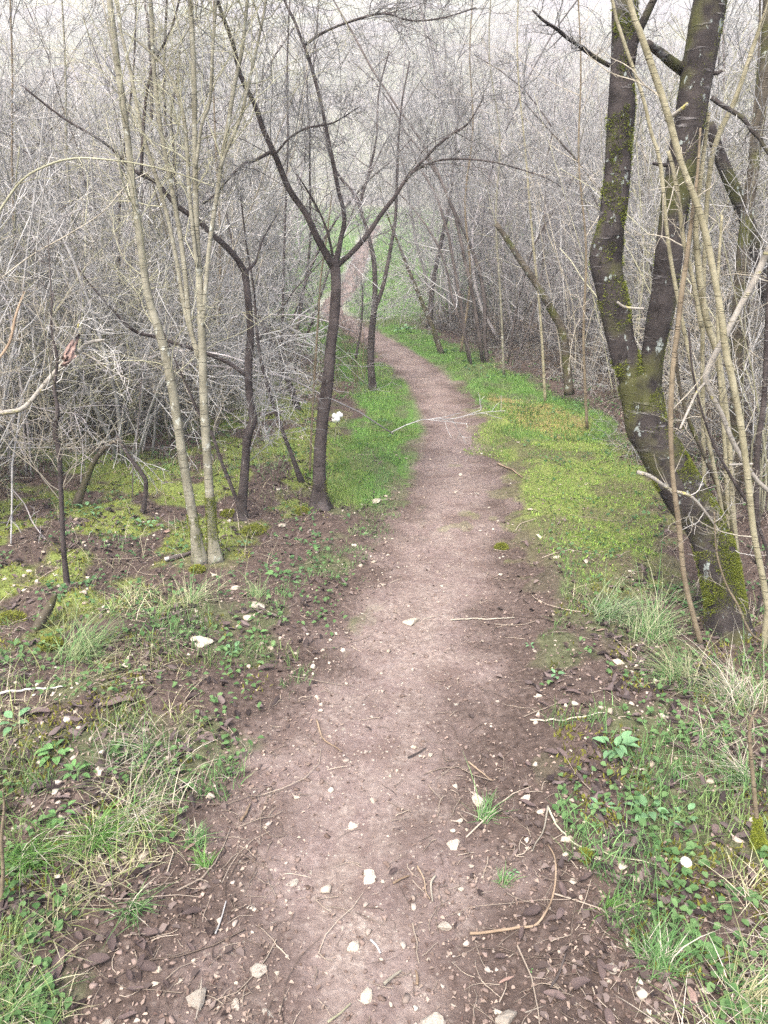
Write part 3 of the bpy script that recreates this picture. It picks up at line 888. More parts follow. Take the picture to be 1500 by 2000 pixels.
for k, (pts, dy) in enumerate([
    ([(396, 640, 14), (408, 490, 13), (424, 380, 13), (434, 310, 13), (446, 240, 13), (458, 165, 12), (472, 100, 11), (483, 0, 10)], .1),
    ([(382, 330, 9), (395, 240, 9), (410, 200, 9), (415, 100, 9), (422, 0, 8)], .0),
    ([(430, 330, 9), (440, 300, 9), (468, 235, 9), (482, 180, 9), (500, 100, 8), (520, 0, 7)], .25),
    ([(394, 720, 15), (372, 640, 14), (362, 540, 14), (352, 460, 14), (332, 350, 13), (312, 240, 13), (300, 125, 12), (294, 0, 11)], .3),
    ([(390, 700, 13), (362, 610, 13), (345, 510, 12), (325, 415, 12), (297, 320, 12), (276, 250, 11), (255, 140, 10), (236, 60, 9), (228, 0, 9)], .5),
    ([(384, 520, 11), (370, 380, 11), (362, 250, 11), (346, 182, 10), (322, 132, 8), (280, 90, 6), (240, 60, 4)], .2)]):
    t.part('limb', *limb(pts, Y1 + .12, 40, Y1 + .2 + dy, ext=.9 if pts[-1][1] == 0 else 0), BK_PALE, 10, .03, 10 + k)
t.twigs(TW_LICHEN, 32, (14, 6, 3), (.2, .4), .18, .18, (.25, .95), lmax=1.0)

# --- dark crooked tree behind the saplings
WF = .88
gB = G(472, 1008); Y1 = gB[1]
t = Tree('crooked_tree', 'dark crooked little tree just behind the pale saplings, its long limb reaching left', 'tree', to_ground(gB))
t.part('trunk', *limb([(470, 1018, 24), (473, 980, 20), (480, 900, 18), (484, 850, 18), (495, 820, 19), (488, 780, 18), (485, 720, 17), (489, 650, 16), (483, 570, 15), (478, 528, 15)], Y1, 50), BK_DARK, 12, .10, 3, .7)
t.part('limb', *limb([(479, 532, 14), (462, 505, 13), (440, 480, 13), (415, 458, 12), (388, 432, 12), (350, 405, 11), (330, 385, 10), (308, 358, 10), (282, 344, 9), (262, 333, 8), (230, 302, 7), (200, 276, 6), (120, 228, 5), (40, 165, 4)], Y1, 44, Y1 - .35), BK_DARK, 10, .08, 4)
t.part('limb', *limb([(276, 338, 7), (278, 285, 7), (284, 200, 7), (298, 130, 6), (318, 90, 5), (335, 55, 5), (350, 0, 4)], Y1 - .2, 26, Y1 - .1, ext=.5), BK_DARK, 8, .08, 5)
t.part('limb', *limb([(346, 402, 6), (341, 340, 6), (338, 270, 5), (334, 225, 4), (345, 160, 3), (352, 100, 3)], Y1 - .1, 20, Y1), BK_DARK, 8, .08, 6)
t.part('limb', *limb([(483, 735, 10), (445, 708, 9), (400, 690, 8), (310, 660, 7), (262, 646, 7), (215, 600, 5), (180, 560, 4), (150, 520, 3)], Y1, 30, Y1 - .3), BK_DARK, 8, .08, 7)
t.part('limb', *limb([(478, 532, 9), (500, 510, 6), (512, 470, 4), (540, 420, 3)], Y1, 16, Y1 + .3), BK_DARK, 8, .08, 8)
t.twigs(TW_GREY, 33, (16, 7, 4), (.25, .55), .1, .17, (.2, 1.), lmax=.9)

# --- dark forked tree in the middle
WF = .78
gC = G(625, 985); Y1 = gC[1]
t = Tree('forked_tree', 'dark slender tree forking into three above a mossy foot, left of the path', 'tree', to_ground(gC))
t.part('trunk', *limb([(625, 998, 44), (624, 960, 34), (624, 900, 30), (630, 820, 30), (641, 740, 29), (646, 680, 27), (652, 630, 25), (656, 570, 25), (655, 530, 26), (652, 505, 24)], Y1, 60, Y1 + .05), BK_DARK, 16, .06, 11, .6)
C1 = limb([(652, 522, 22), (632, 488, 20), (618, 462, 19), (598, 418, 17), (565, 370, 16), (540, 310, 15), (515, 255, 14), (498, 205, 13), (470, 148, 12), (455, 85, 11), (440, 45, 10), (425, 0, 9)], Y1 + .05, 44, Y1 - .35, ext=.8)
C2 = limb([(655, 520, 17), (666, 465, 12), (673, 424, 11), (661, 372, 10), (649, 310, 10), (640, 265, 9), (624, 190, 9), (605, 120, 8), (590, 80, 7), (575, 40, 7), (555, 0, 6)], Y1 + .05, 40, Y1 + .35, ext=.8)
C3 = limb([(658, 520, 14), (690, 490, 13), (718, 458, 12), (745, 418, 11), (772, 383, 10), (792, 352, 9), (830, 310, 7), (855, 284, 7), (885, 260, 6), (915, 240, 4), (945, 190, 3)], Y1 + .05, 40, Y1 + .1)
C4 = limb([(775, 375, 7), (800, 342, 6), (836, 320, 5), (880, 311, 5), (960, 316, 4), (1060, 345, 3), (1095, 365, 2)], Y1 + .1, 26, Y1 - .1)
C5 = limb([(530, 296, 9), (500, 312, 8), (475, 322, 8), (450, 345, 6), (425, 375, 5), (398, 398, 4)], Y1 - .15, 20, Y1 - .4)
C6 = limb([(596, 88, 7), (620, 70, 7), (650, 55, 6), (690, 40, 6), (750, 26, 5), (800, 40, 4), (860, 36, 4), (930, 15, 3)], Y1 + .25, 26, Y1 - .2)
C7 = limb([(650, 500, 7), (640, 455, 6), (622, 410, 5), (600, 372, 4), (580, 340, 3)], Y1, 18, Y1 - .2)
C8 = limb([(535, 305, 6), (565, 270, 5), (600, 250, 5), (650, 240, 4), (700, 210, 3)], Y1 - .1, 20, Y1 - .3)
for k, (nm, c_) in enumerate([('limb', C1), ('limb', C2), ('limb', C3), ('limb', C4), ('limb', C5), ('limb', C6), ('limb', C7), ('limb', C8)]):
    t.part(nm, *c_, BK_DARK, 10, .06, 20 + k)
CT = t
t.twigs(TW_GREY, 34, (20, 8, 4), (.25, .6), .1, .15, (.15, 1.), limbs=[C1, C2, C3, C4, C5, C6, C8], lmax=1.2)
t.twigs(TW_DARK, 35, (7, 5, 2), (.3, .6), .1, .2, (.2, 1.), limbs=[C1, C2, C3, C6, C7], lmax=.9)

# --- dark tree in front of the bend
WF = .72
gD = G(728, 758); Y1 = gD[1]
t = Tree('bend_tree', 'thin dark tree standing in front of the bend of the path', 'tree', to_ground(gD))
t.part('trunk', *limb([(728, 765, 22), (724, 700, 19), (727, 640, 18), (732, 590, 15), (731, 520, 13), (722, 470, 12), (713, 440, 11), (700, 395, 10), (686, 372, 8), (660, 340, 7), (640, 290, 5), (630, 240, 4)], Y1, 50), BK_DARK, 12, .08, 41, .2)
t.part('limb', *limb([(730, 610, 12), (748, 560, 11), (762, 490, 10), (772, 430, 9), (775, 360, 8), (778, 280, 7), (785, 200, 5), (800, 120, 4)], Y1, 36, Y1 + .3), BK_DARK, 10, .08, 42)
t.part('limb', *limb([(713, 440, 9), (704, 400, 8), (720, 340, 7), (735, 270, 6), (740, 180, 5), (760, 100, 4)], Y1, 26, Y1 + .4), BK_DARK, 10, .08, 43)
t.part('limb', *limb([(695, 700, 6), (705, 640, 5), (708, 580, 4), (705, 540, 3)], Y1 - .3, 16), BK_DARK, 8, .08, 44)
t.twigs(TW_GREY, 36, (16, 8, 4), (.2, .5), .12, .14, (.1, 1.), rmin=.0016, lmax=1.3)

# --- leaning thin trunks between
def lean_tree(label, pts, mat, tw, seed, ground_px, kk=(8, 4, 2), Y2=None, name='leaning_sapling', ext=0, sides=10, rmin=.0012, group=None):
    g = G(*ground_px); Y = g[1]
    t = Tree(name, label, 'tree', to_ground(g), group)
    t.part('trunk', *limb(pts, Y, 36, Y if Y2 is None else Y + Y2, ext=ext), mat, sides, .06, seed, .2)
    if tw: t.twigs(tw, seed + 500, kk, (.25, .5), .12, .14, (.3, 1.), rmin=rmin, lmax=.9)
    return t
lean_tree('thin grey trunk leaning left out of a mossy foot, beside the dark forked tree', [(590, 945, 17), (572, 895, 12), (555, 850, 11), (532, 785, 10), (512, 715, 9), (502, 650, 8), (495, 560, 6), (480, 470, 5), (470, 380, 4)], BK_DARK, TW_GREY, 51, (590, 940))
lean_tree('darker leaning trunk further back in the thicket behind the crooked tree', [(585, 808, 18), (562, 742, 14), (535, 680, 12), (510, 625, 10), (480, 560, 8), (455, 480, 6), (440, 400, 4)], BK_DARK, TW_GREY, 52, (585, 800))
lean_tree('thin trunk leaning left whose foot meets the crooked tree', [(471, 1000, 11), (450, 945, 10), (430, 895, 9), (415, 850, 9), (385, 800, 8), (370, 765, 7), (345, 710, 5), (320, 650, 4)], BK_DARK, TW_TAN, 53, (472, 1000), kk=(8, 4, 2))
lean_tree('thin brown upright stem beside the trunk of the forked tree', [(605, 925, 6), (608, 850, 6), (613, 760, 6), (618, 680, 6), (623, 600, 5), (627, 540, 5), (640, 450, 4), (648, 380, 3)], BK_SHOOTB, TW_TAN, 54, (605, 925), kk=(5, 3, 0))
lean_tree('dark knotty sapling at the far left with pale crossing twigs', [(132, 1150, 15), (124, 1070, 13), (119, 960, 13), (115, 880, 14), (107, 845, 14), (113, 800, 11), (106, 760, 9), (112, 700, 7), (100, 640, 5), (104, 570, 3)], BK_DARK, TW_TAN, 55, (132, 1145), kk=(14, 5, 3))
lean_tree('small dark hooked snag on the moss behind the pale saplings', [(280, 1000, 13), (285, 945, 12), (275, 922, 12), (258, 900, 10), (240, 872, 9), (228, 850, 6)], BK_DARK, None, 56, (280, 998), name='snag')
lean_tree('mossy snag bent to the right on the far left moss', [(150, 985, 20), (165, 945, 18), (182, 905, 15), (200, 880, 12), (222, 862, 8)], BK_MOSSY, None, 57, (150, 985), name='snag')
lean_tree('short moss-covered stump leaning right among the leaf litter', [(70, 1232, 24), (85, 1205, 24), (100, 1180, 20), (108, 1160, 10)], BK_MOSSY, None, 58, (70, 1230), name='mossy_stump')
lean_tree('mossy dead trunk snapped off at the top, leaning left over the right-hand thicket', [(1112, 770, 24), (1100, 655, 22), (1080, 612, 20), (1048, 555, 18), (1012, 502, 16), (985, 460, 14), (968, 436, 14)], BK_MOSSY, TW_LICHEN, 59, (1120, 790), kk=(8, 3, 2), name='leaning_snag')
lean_tree('thin mossy dark trunk leaning left beside the bend', [(865, 700, 16), (845, 640, 13), (820, 580, 11), (795, 520, 9), (778, 475, 7), (760, 430, 5), (745, 380, 3), (738, 330, 2)], BK_MOSSY, TW_GREY, 60, (868, 690), kk=(8, 4, 2), rmin=.0018)
lean_tree('grey slanting trunk rising right behind the right-hand thicket', [(838, 640, 15), (845, 560, 13), (860, 480, 11), (875, 410, 10), (885, 340, 8), (890, 270, 6), (897, 190, 4), (902, 120, 2)], BK_DARK, TW_GREY, 61, (838, 655), kk=(9, 4, 2), rmin=.002)

# --- thin upright saplings standing in both thickets
for k, (lab, x0, y0, x1, wd_, mt) in enumerate([
    ('thin grey sapling at the far left edge of the thicket', 40, 880, 20, 9, BK_SHOOTB), ('thin pale sapling in the left thicket, nearest to the left edge but one', 160, 860, 120, 10, BK_PALE),
    ('thin dark sapling left of the leaning pale sapling', 225, 850, 262, 9, BK_DARK), ('thin pale sapling behind the pair of pale saplings', 330, 820, 300, 9, BK_PALE),
    ('thin brown sapling between the pale pair and the crooked tree', 440, 800, 420, 8, BK_SHOOTB), ('thin grey sapling just left of the forked tree, deep in the thicket', 545, 770, 560, 8, BK_DARK),
    ('thin pale sapling in the right thicket beside the leaning snag', 1060, 790, 1010, 8, BK_SHOOT), ('thin tan sapling behind the left trunk of the double tree', 1150, 840, 1130, 8, BK_SHOOTB),
    ('thin tan sapling at the right verge near the bend', 905, 690, 930, 7, BK_SHOOTB), ('thin pale sapling in the right thicket midway to the bend', 985, 735, 960, 7, BK_PALE),
    ('thin mossy sapling right of the double trunk', 1450, 900, 1480, 11, BK_MOSSY)]):
    rr_ = random.Random(k)
    lean_tree(lab, [(x0 + (x1 - x0) * f + rr_.uniform(-9, 9), y0 * (1 - f) - 40 * f, wd_ * (1 - .55 * f)) for f in (0, .2, .4, .6, .8, 1)], mt, TW_TAN if k % 2 else TW_GREY, 200 + k, (x0, y0), kk=(14, 5, 2), name='thin_sapling', ext=.6, sides=8, rmin=.0016)
# --- big double trunk on the right
WF = .9
gG = G(1425, 1235); Y1 = gG[1]
t = Tree('double_trunk_tree', 'big dark mossy tree with two trunks from one leaning foot, right of the path', 'tree', to_ground(gG))
GT = limb([(1426, 1268, 96), (1421, 1230, 86), (1418, 1190, 82), (1411, 1140, 82), (1400, 1090, 84), (1381, 1035, 86), (1354, 990, 88), (1326, 945, 89), (1300, 900, 89), (1282, 870, 86), (1264, 835, 85), (1258, 800, 84), (1252, 770, 84), (1242, 740, 78)], Y1, 60, Y1 + .45)
G1 = limb([(1250, 775, 76), (1233, 735, 58), (1222, 700, 60), (1212, 660, 60), (1203, 610, 62), (1192, 560, 62), (1184, 510, 68), (1187, 480, 66), (1192, 445, 56), (1199, 400, 58), (1206, 330, 56), (1209, 270, 55), (1212, 225, 58), (1216, 150, 54), (1219, 70, 54), (1221, 0, 55)], Y1 + .42, 80, Y1 + .75, ext=1.2)
G2 = limb([(1256, 780, 70), (1268, 735, 52), (1275, 690, 48), (1284, 640, 52), (1293, 595, 55), (1303, 525, 58), (1311, 450, 58), (1323, 375, 62), (1336, 300, 66), (1349, 225, 66), (1360, 150, 66), (1373, 75, 70), (1387, 0, 70)], Y1 + .42, 80, Y1 + .55, ext=1.2)
t.part('trunk', *GT, BK_CHERRY, 28, .07, 71, .3)
t.part('limb', *G1, BK_CHERRY, 22, .07, 72)
t.part('limb', *G2, BK_CHERRY, 22, .05, 73)
for k, pts in enumerate([
    [(1232, 130, 18), (1240, 80, 18), (1262, 30, 17), (1285, -20, 15), (1310, -90, 12)],
    [(1335, 138, 26), (1312, 122, 22), (1290, 104, 19), (1264, 84, 14)],
    [(1300, 235, 9), (1316, 224, 9), (1330, 214, 9), (1343, 203, 7)],
    [(1308, 322, 10), (1292, 322, 8), (1275, 319, 6)],
    [(1384, 140, 9), (1400, 143, 8), (1410, 138, 6)],
    [(1390, 190, 11), (1402, 200, 10), (1430, 217, 9), (1452, 232, 9), (1468, 255, 8), (1482, 268, 8), (1496, 292, 7), (1520, 330, 5)],
    [(1190, 128, 10), (1162, 112, 9), (1135, 92, 9), (1108, 74, 8), (1085, 55, 7), (1064, 42, 6), (1040, 20, 4)],
    [(1205, 590, 6), (1222, 600, 6), (1258, 603, 5)]]):
    Yb = Y1 + (.5, .55, .3, .42, .5, .5, .6, .35)[k]
    t.part('dead_limb' if k in (1, 2, 3, 7) else 'limb', *limb(pts, Yb, 20, Yb + (-.1, -.15, -.08, 0, 0, -.1, -.2, 0)[k]), BK_DEAD if k in (2, 7) else BK_CHERRY, 10, .1, 80 + k, keep=k in (0, 5, 6))
t.twigs(TW_GREY, 37, (9, 5, 3), (.2, .5), .1, .15, (.3, 1.), limbs=[t.limbs[i] for i in (3, 4, 5)], lmax=.8)

moss_tufts(t, [G1], 42000, 3, side=(.5, -.3, .2), thr=.585, size=.012)
moss_tufts(t, [GT], 60000, 4, side=(.8, -.1, .3), thr=.53, size=.010)
moss_tufts(t, [GT], 34000, 14, thr=.44, size=.011, srange=(0, .36))
moss_tufts(t, [G2], 20000, 5, side=(.3, -.2, .2), thr=.66, size=.008)
moss_tufts(CT, [CT.limbs[0]], 5000, 6, thr=.42, size=.012, srange=(.0, .14))

WF = .85
# --- pale shoots in front of and around the double trunk
def shoot(label, pts, gpx, mat, seed, Y=None, Y2=0, ext=0, tw=TW_TAN, kk=(6, 3, 0), l1=(.1, .25), name='hazel_shoot', extra=(), sides=10):
    g = G(*gpx); Y = g[1] if Y is None else Y
    b = to_ground(P(gpx[0], gpx[1], Y)) if Y is None else to_ground(np.array([*P(gpx[0], gpx[1], Y)[:2], 0]))
    t = Tree(name, label, 'shoot', b)
    first = limb(pts, Y, 50, Y + Y2, ext=ext)
    foot = first[0][0]
    if foot[2] > b[2] + .03:                 # reach down to the soil
        dn = np.array([[b[0], b[1], b[2] - .03]])
        n_ = 8; tt = np.linspace(0, 1, n_ + 1)[:-1, None]
        first = (np.concatenate([dn * (1 - tt) + first[0][:1] * tt, first[0]]), np.concatenate([np.full(n_, first[1][0]), first[1]]))
    t.part('stem', *first, mat, sides, .03, seed)
    for e in extra:
        t.part('side_stem', *limb(e[0], Y + e[1], 26, Y + e[2], ext=e[3] if len(e) > 3 else 0), mat, 8, .03, seed + 7)
    if tw: t.twigs(tw, seed + 300, kk, l1, .15, .15, (.2, .95), lmax=.5)
    return t
shoot('long pale shoot crossing in front of both dark trunks from top left to lower right',
      [(1500, 1190, 15), (1488, 1120, 14), (1472, 1040, 14), (1460, 930, 15), (1446, 825, 15), (1430, 740, 16), (1418, 690, 16), (1408, 610, 15), (1396, 545, 15), (1378, 455, 16), (1360, 395, 15), (1340, 345, 14), (1325, 300, 15), (1305, 225, 16), (1280, 150, 16), (1252, 68, 15), (1228, 0, 14)], (1505, 1200), BK_SHOOT, 91, Y=2.75, Y2=.05, ext=1.0,
      extra=[([(1370, 640, 11), (1352, 540, 10), (1335, 470, 10), (1327, 400, 10), (1315, 330, 10), (1305, 295, 9)], .12, .06)])
shoot('brown upright stem standing right in front of the leaning trunk',
      [(1370, 1262, 13), (1352, 1195, 12), (1336, 1125, 12), (1326, 1025, 12), (1314, 930, 11), (1310, 825, 12), (1314, 725, 12), (1325, 630, 12), (1333, 560, 12), (1342, 500, 11), (1352, 420, 9), (1362, 340, 7), (1368, 250, 5)], (1372, 1255), BK_SHOOTB, 92, Y2=.05, kk=(4, 2, 0))
shoot('olive shoot rising left past the left trunk of the double tree',
      [(1420, 1060, 9), (1400, 940, 9), (1370, 800, 9), (1335, 640, 9), (1306, 480, 9), (1290, 320, 9), (1272, 260, 8), (1256, 190, 8), (1228, 110, 8), (1208, 50, 8), (1196, 0, 7)], (1425, 1120), BK_SHOOT, 93, Y=3.15, Y2=0., ext=.8)
shoot('olive shoot slanting up to the right behind the second dark trunk',
      [(1375, 930, 10), (1372, 700, 10), (1376, 500, 10), (1382, 380, 11), (1392, 300, 12), (1412, 245, 12), (1432, 205, 12), (1455, 140, 11), (1475, 80, 10), (1495, 25, 9), (1510, -20, 8)], (1375, 1080), BK_SHOOT, 94, Y=3.7, Y2=0, ext=.6)
shoot('snapped bone-pale stem with yellow lichen hanging over from the right edge',
      [(1600, 345, 15), (1545, 420, 15), (1500, 490, 16), (1475, 545, 16), (1440, 610, 15), (1412, 665, 15), (1390, 705, 15), (1378, 740, 15), (1392, 775, 12), (1412, 815, 11), (1430, 860, 11), (1452, 900, 11), (1480, 940, 10), (1520, 980, 10), (1580, 1080, 10)], (1590, 1120), BK_DEAD, 95, Y=2.9, Y2=.0, tw=None, name='snapped_shoot',
      extra=[([(1380, 745, 7), (1362, 765, 6), (1345, 800, 6), (1328, 838, 5)], 0, -.1), ([(1424, 908, 5), (1440, 907, 5), (1470, 906, 5)], -.03, -.03)])
shoot('greenish pole behind the right trunk, left of the broken pale stem',
      [(1440, 1100, 14), (1430, 980, 13), (1424, 860, 13), (1412, 760, 14), (1398, 680, 16), (1384, 640, 15), (1372, 580, 16), (1362, 500, 15), (1360, 430, 12), (1372, 320, 10), (1385, 220, 8)], (1445, 1130), BK_SHOOT, 96, Y=3.45)
shoot('dark mossy stem curving up between the poles at the right',
      [(1450, 1150, 10), (1420, 1000, 10), (1380, 900, 9), (1345, 820, 9), (1325, 740, 8), (1322, 680, 7), (1330, 640, 5)], (1460, 1160), BK_MOSSY, 97, Y=3.3)
shoot('stout pale lichen-spotted pole far right behind the shoots',
      [(1432, 1080, 26), (1436, 900, 26), (1438, 760, 26), (1440, 640, 28), (1450, 500, 28), (1462, 400, 27), (1475, 300, 25), (1490, 180, 24), (1497, 60, 22), (1500, 0, 22)], (1432, 1020), BK_MOSSY, 98, Y=4.6, ext=.8, name='lichen_pole', tw=TW_GREY, kk=(10, 4, 2), l1=(.15, .35))
shoot('dark slanting trunk crossing behind the lichen-spotted pole',
      [(1560, 760, 34), (1500, 580, 34), (1475, 480, 32), (1448, 405, 32), (1420, 340, 30), (1400, 290, 28), (1385, 240, 22)], (1590, 900), BK_CHERRY, 99, Y=4.9, name='slanting_trunk', tw=TW_GREY, kk=(10, 4, 2), l1=(.2, .5))
for k, (lab, pts) in enumerate([
    ('slender pole with grey bark at the right edge, lower half in grass', [(1480, 1100, 13), (1478, 900, 13), (1492, 780, 12), (1498, 640, 11), (1505, 480, 10), (1512, 300, 8)]),
    ('thin reddish stem arching over the grass at the right edge', [(1520, 1265, 5), (1470, 1240, 5), (1440, 1180, 5), (1418, 1140, 4), (1400, 1080, 4), (1395, 1000, 3)]),
    ('thin dark stem leaning right through the broken pale stem', [(1500, 1080, 7), (1470, 1000, 7), (1430, 935, 7), (1395, 870, 6), (1370, 800, 5), (1352, 720, 5), (1345, 640, 4)]),
    ('slim olive pole between the lichen pole and the broken stem', [(1422, 1090, 10), (1420, 980, 10), (1416, 880, 9), (1410, 800, 9), (1404, 700, 8), (1402, 560, 7), (1410, 420, 6)])]):
    shoot(lab, pts, (pts[0][0], pts[0][1] + 15), (BK_DARK, BK_SHOOTB, BK_DARK, BK_SHOOT)[k], 110 + k, Y=(3.6, 2.75, 3.05, 3.3)[k], name='thin_pole', kk=(6, 3, 2))
# long lichened branch low across the foot of the double trunk
t2 = Tree('lichen_branch', 'yellow-lichened dead branch jutting left from behind the upright stem', 'branch', to_ground(G(1330, 1000)))
t2.part('branch', *limb([(1245, 922, 9), (1270, 930, 9), (1292, 945, 8), (1312, 958, 8), (1350, 970, 7), (1385, 1010, 6), (1420, 1060, 5), (1450, 1100, 4)], 2.95, 26, 3.0), BK_DEAD, 8, .08, 121)
t2.twigs(TW_PALE, 122, (6, 3, 0), (.15, .4), .05, .2, lmax=.4)

# --- pale fallen branch with a curled dead leaf, far left
g = G(0, 1060)
t = Tree('pale_branch', 'pale dead branch slanting up from the left edge, a curled brown leaf caught on it', 'branch', to_ground(G(-30, 1150)))
BRp = limb([(-60, 830, 13), (0, 808, 12), (40, 800, 12), (65, 778, 11), (92, 745, 11), (122, 712, 10), (150, 690, 10), (172, 670, 9), (190, 666, 8), (206, 665, 7)], 3.3, 30, 3.5)
t.part('branch', *BRp, BK_DEAD, 10, .06, 131)
t.part('side_branch', *limb([(150, 690, 6), (145, 660, 5), (152, 640, 4), (155, 625, 3)], 3.42, 10), BK_DEAD, 8, .06, 132)
t.part('side_branch', *limb([(160, 688, 5), (190, 705, 4), (220, 725, 3), (260, 745, 3)], 3.44, 10), BK_DEAD, 8, .06, 133)
t.twigs(TW_PALE, 134, (6, 4, 0), (.15, .5), .0, .2, lmax=.5)

def curled_leaf(name, seed, ln=1., wd=.45, curl=2.2, n=7, m=5, mid=None):
    r = np.random.default_rng(seed)
    V = []
    for i in range(n):
        s = i / (n - 1); x_ = (s - .5) * ln; wloc = wd * (math.sin(math.pi * min(1, s * .94 + .05)) ** .7) * r.uniform(.8, 1.1)
        for j in range(m):
            a = (j / (m - 1) - .5) * curl
            rad = wloc / max(curl, .3)
            V.append([x_ + r.normal(0, .015), math.sin(a) * rad, (1 - math.cos(a)) * rad + .06 * math.sin(s * 5 + seed) + r.normal(0, .012)])
    V = np.array(V)
    idx_ = np.arange(n * m).reshape(n, m)
    q_ = np.stack([idx_[:-1, :-1], idx_[1:, :-1], idx_[1:, 1:], idx_[:-1, 1:]], -1).reshape(-1, 4)
    return fast_mesh(name, V, [q_])
p = P(136, 688, 3.38)
o = link('hanging_leaf', curled_leaf('hanging_leaf', 3, .085, .06, 3.0, 9, 7), M_RUSTLEAF, loc=tuple(p)); o.rotation_euler = (R(-60), R(-38), R(0))
tag(o, 'curled rust-brown dead leaf caught on the pale slanting branch', 'leaf')

WF = .5
# long arching pale stems through the left thicket
for k, (lab, pts, Y_) in enumerate([
    ('long pale cane arching in a hoop across the left thicket', [(-40, 470, 9), (0, 410, 9), (45, 350, 8), (100, 320, 8), (150, 309, 7), (210, 312, 7), (280, 322, 6), (350, 340, 5), (420, 365, 4)], 3.6),
    ('pale cane hanging down from the hoop of the arching cane', [(102, 300, 5), (92, 330, 5), (85, 380, 5), (78, 430, 5), (72, 480, 5), (68, 540, 4), (66, 600, 3)], 3.7),
    ('pale kinked cane hanging beside the leaning pale sapling', [(232, 318, 5), (245, 370, 6), (265, 410, 6), (275, 440, 5), (280, 480, 3), (290, 520, 2)], 3.5),
    ('pale cane rising from lower left to the leaning sapling', [(-20, 560, 5), (60, 500, 5), (130, 460, 5), (200, 415, 5), (250, 360, 4), (300, 330, 3)], 3.9),
    ('straight pale cane hanging near the left thicket middle', [(177, 308, 5), (180, 350, 5), (183, 420, 4), (185, 470, 3)], 3.65),
    ('dark thin cane standing upright at the far left', [(104, 690, 5), (100, 580, 5), (97, 520, 5), (94, 460, 4)], 3.5),
    ('brownish forked cane leaning at the far left edge', [(-10, 710, 11), (18, 670, 10), (30, 620, 10), (40, 590, 9), (48, 570, 8)], 3.4)]):
    pt, rd = limb(pts, Y_, 30, Y_ + .2)
    b0 = to_ground(pt[0]); t = Tree('arching_cane', lab, 'cane', b0)
    t.part('cane', pt, rd, (TW_LICHEN, TW_PALE, TW_LICHEN, TW_TAN, TW_PALE, TW_DARK, TW_BROWN)[k], 8, .03, 140 + k)
    t.twigs((TW_LICHEN, TW_PALE, TW_LICHEN, TW_TAN, TW_PALE, TW_DARK, TW_TAN)[k], 150 + k, (7, 4, 0), (.12, .35), .0, .2, lmax=.5)

# ------------------------------------------------------------------ shrubs of the thicket
def shrub_groups(kind, seed):
    rg = np.random.default_rng(seed)
    if kind == 'thorn':       # zig-zag many-twigged bush
        ns, hl, tilt, k = 7, (2.0, 3.4), (5, 32), (9, 6, 3)
    elif kind == 'whip':      # upright thin rods
        ns, hl, tilt, k = 13, (2.2, 3.8), (2, 18), (7, 4, 2)
    elif kind == 'arch':      # arching, drooping
        ns, hl, tilt, k = 9, (1.8, 3.2), (15, 50), (8, 5, 3)
    elif kind == 'cane':      # long thin canes with few, straight side shoots
        ns, hl, tilt, k = 13, (1.8, 3.0), (5, 26), (7, 4, 2)
    elif kind == 'low':       # low brambly tangle
        ns, hl, tilt, k = 16, (.9, 1.7), (20, 75), (6, 5, 2)
    az = rg.uniform(0, 6.28, ns); tl = np.radians(rg.uniform(*tilt, ns)); L = rg.uniform(*hl, ns)
    d = np.stack([np.cos(az) * np.sin(tl), np.sin(az) * np.sin(tl), np.cos(tl)], 1)
    n = 12
    st = np.empty((ns, n, 3)); st[:, 0] = np.stack([np.cos(az), np.sin(az), az * 0], 1) * rg.uniform(.03, .3, (ns, 1)) + np.array([0, 0, -.08])
    curl = rg.normal(size=(ns, 3)) * .05
    droop = {'thorn': .02, 'whip': .05, 'arch': -.13, 'low': -.16, 'cane': -.035}[kind]
    for j in range(1, n):
        st[:, j] = st[:, j - 1] + d * (L / (n - 1))[:, None]
        d = nrm(d + curl + rg.normal(size=(ns, 3)) * (.10 if kind != 'whip' else .05) + np.array([0, 0, droop]))
    st[:, 1:, 2] = np.maximum(st[:, 1:, 2], .02)
    rb = rg.uniform(.005, .017, ns) * {'thorn': 1.1, 'whip': .75, 'arch': .8, 'low': .42, 'cane': .36}[kind]
    sr = rb[:, None] * np.linspace(1, .3, n)[None]
    up, wa = {'thorn': (.08, .15), 'whip': (.3, .09), 'arch': (-.05, .12), 'low': (-.02, .17), 'cane': (.02, .08)}[kind]
    lr = {'thorn': (.22, .5), 'whip': (.2, .45), 'arch': (.2, .5), 'low': (.3, .6), 'cane': (.2, .5)}[kind]
    a = grow(st, np.minimum(sr, .008), k[0], rg, (.12, 1), (30, 75), lr, 8, up, wa, .65, .0038)
    b = grow(*a, k[1], rg, (.15, 1), (30, 75), (.3, .65), 6, up * .5, wa, .7, .0027, .05)
    c = grow(*b, k[2], rg, (.2, 1), (30, 80), (.3, .8), 4, up * .3, wa, .8, .0018, .03)
    return st, sr, [a, b, c]

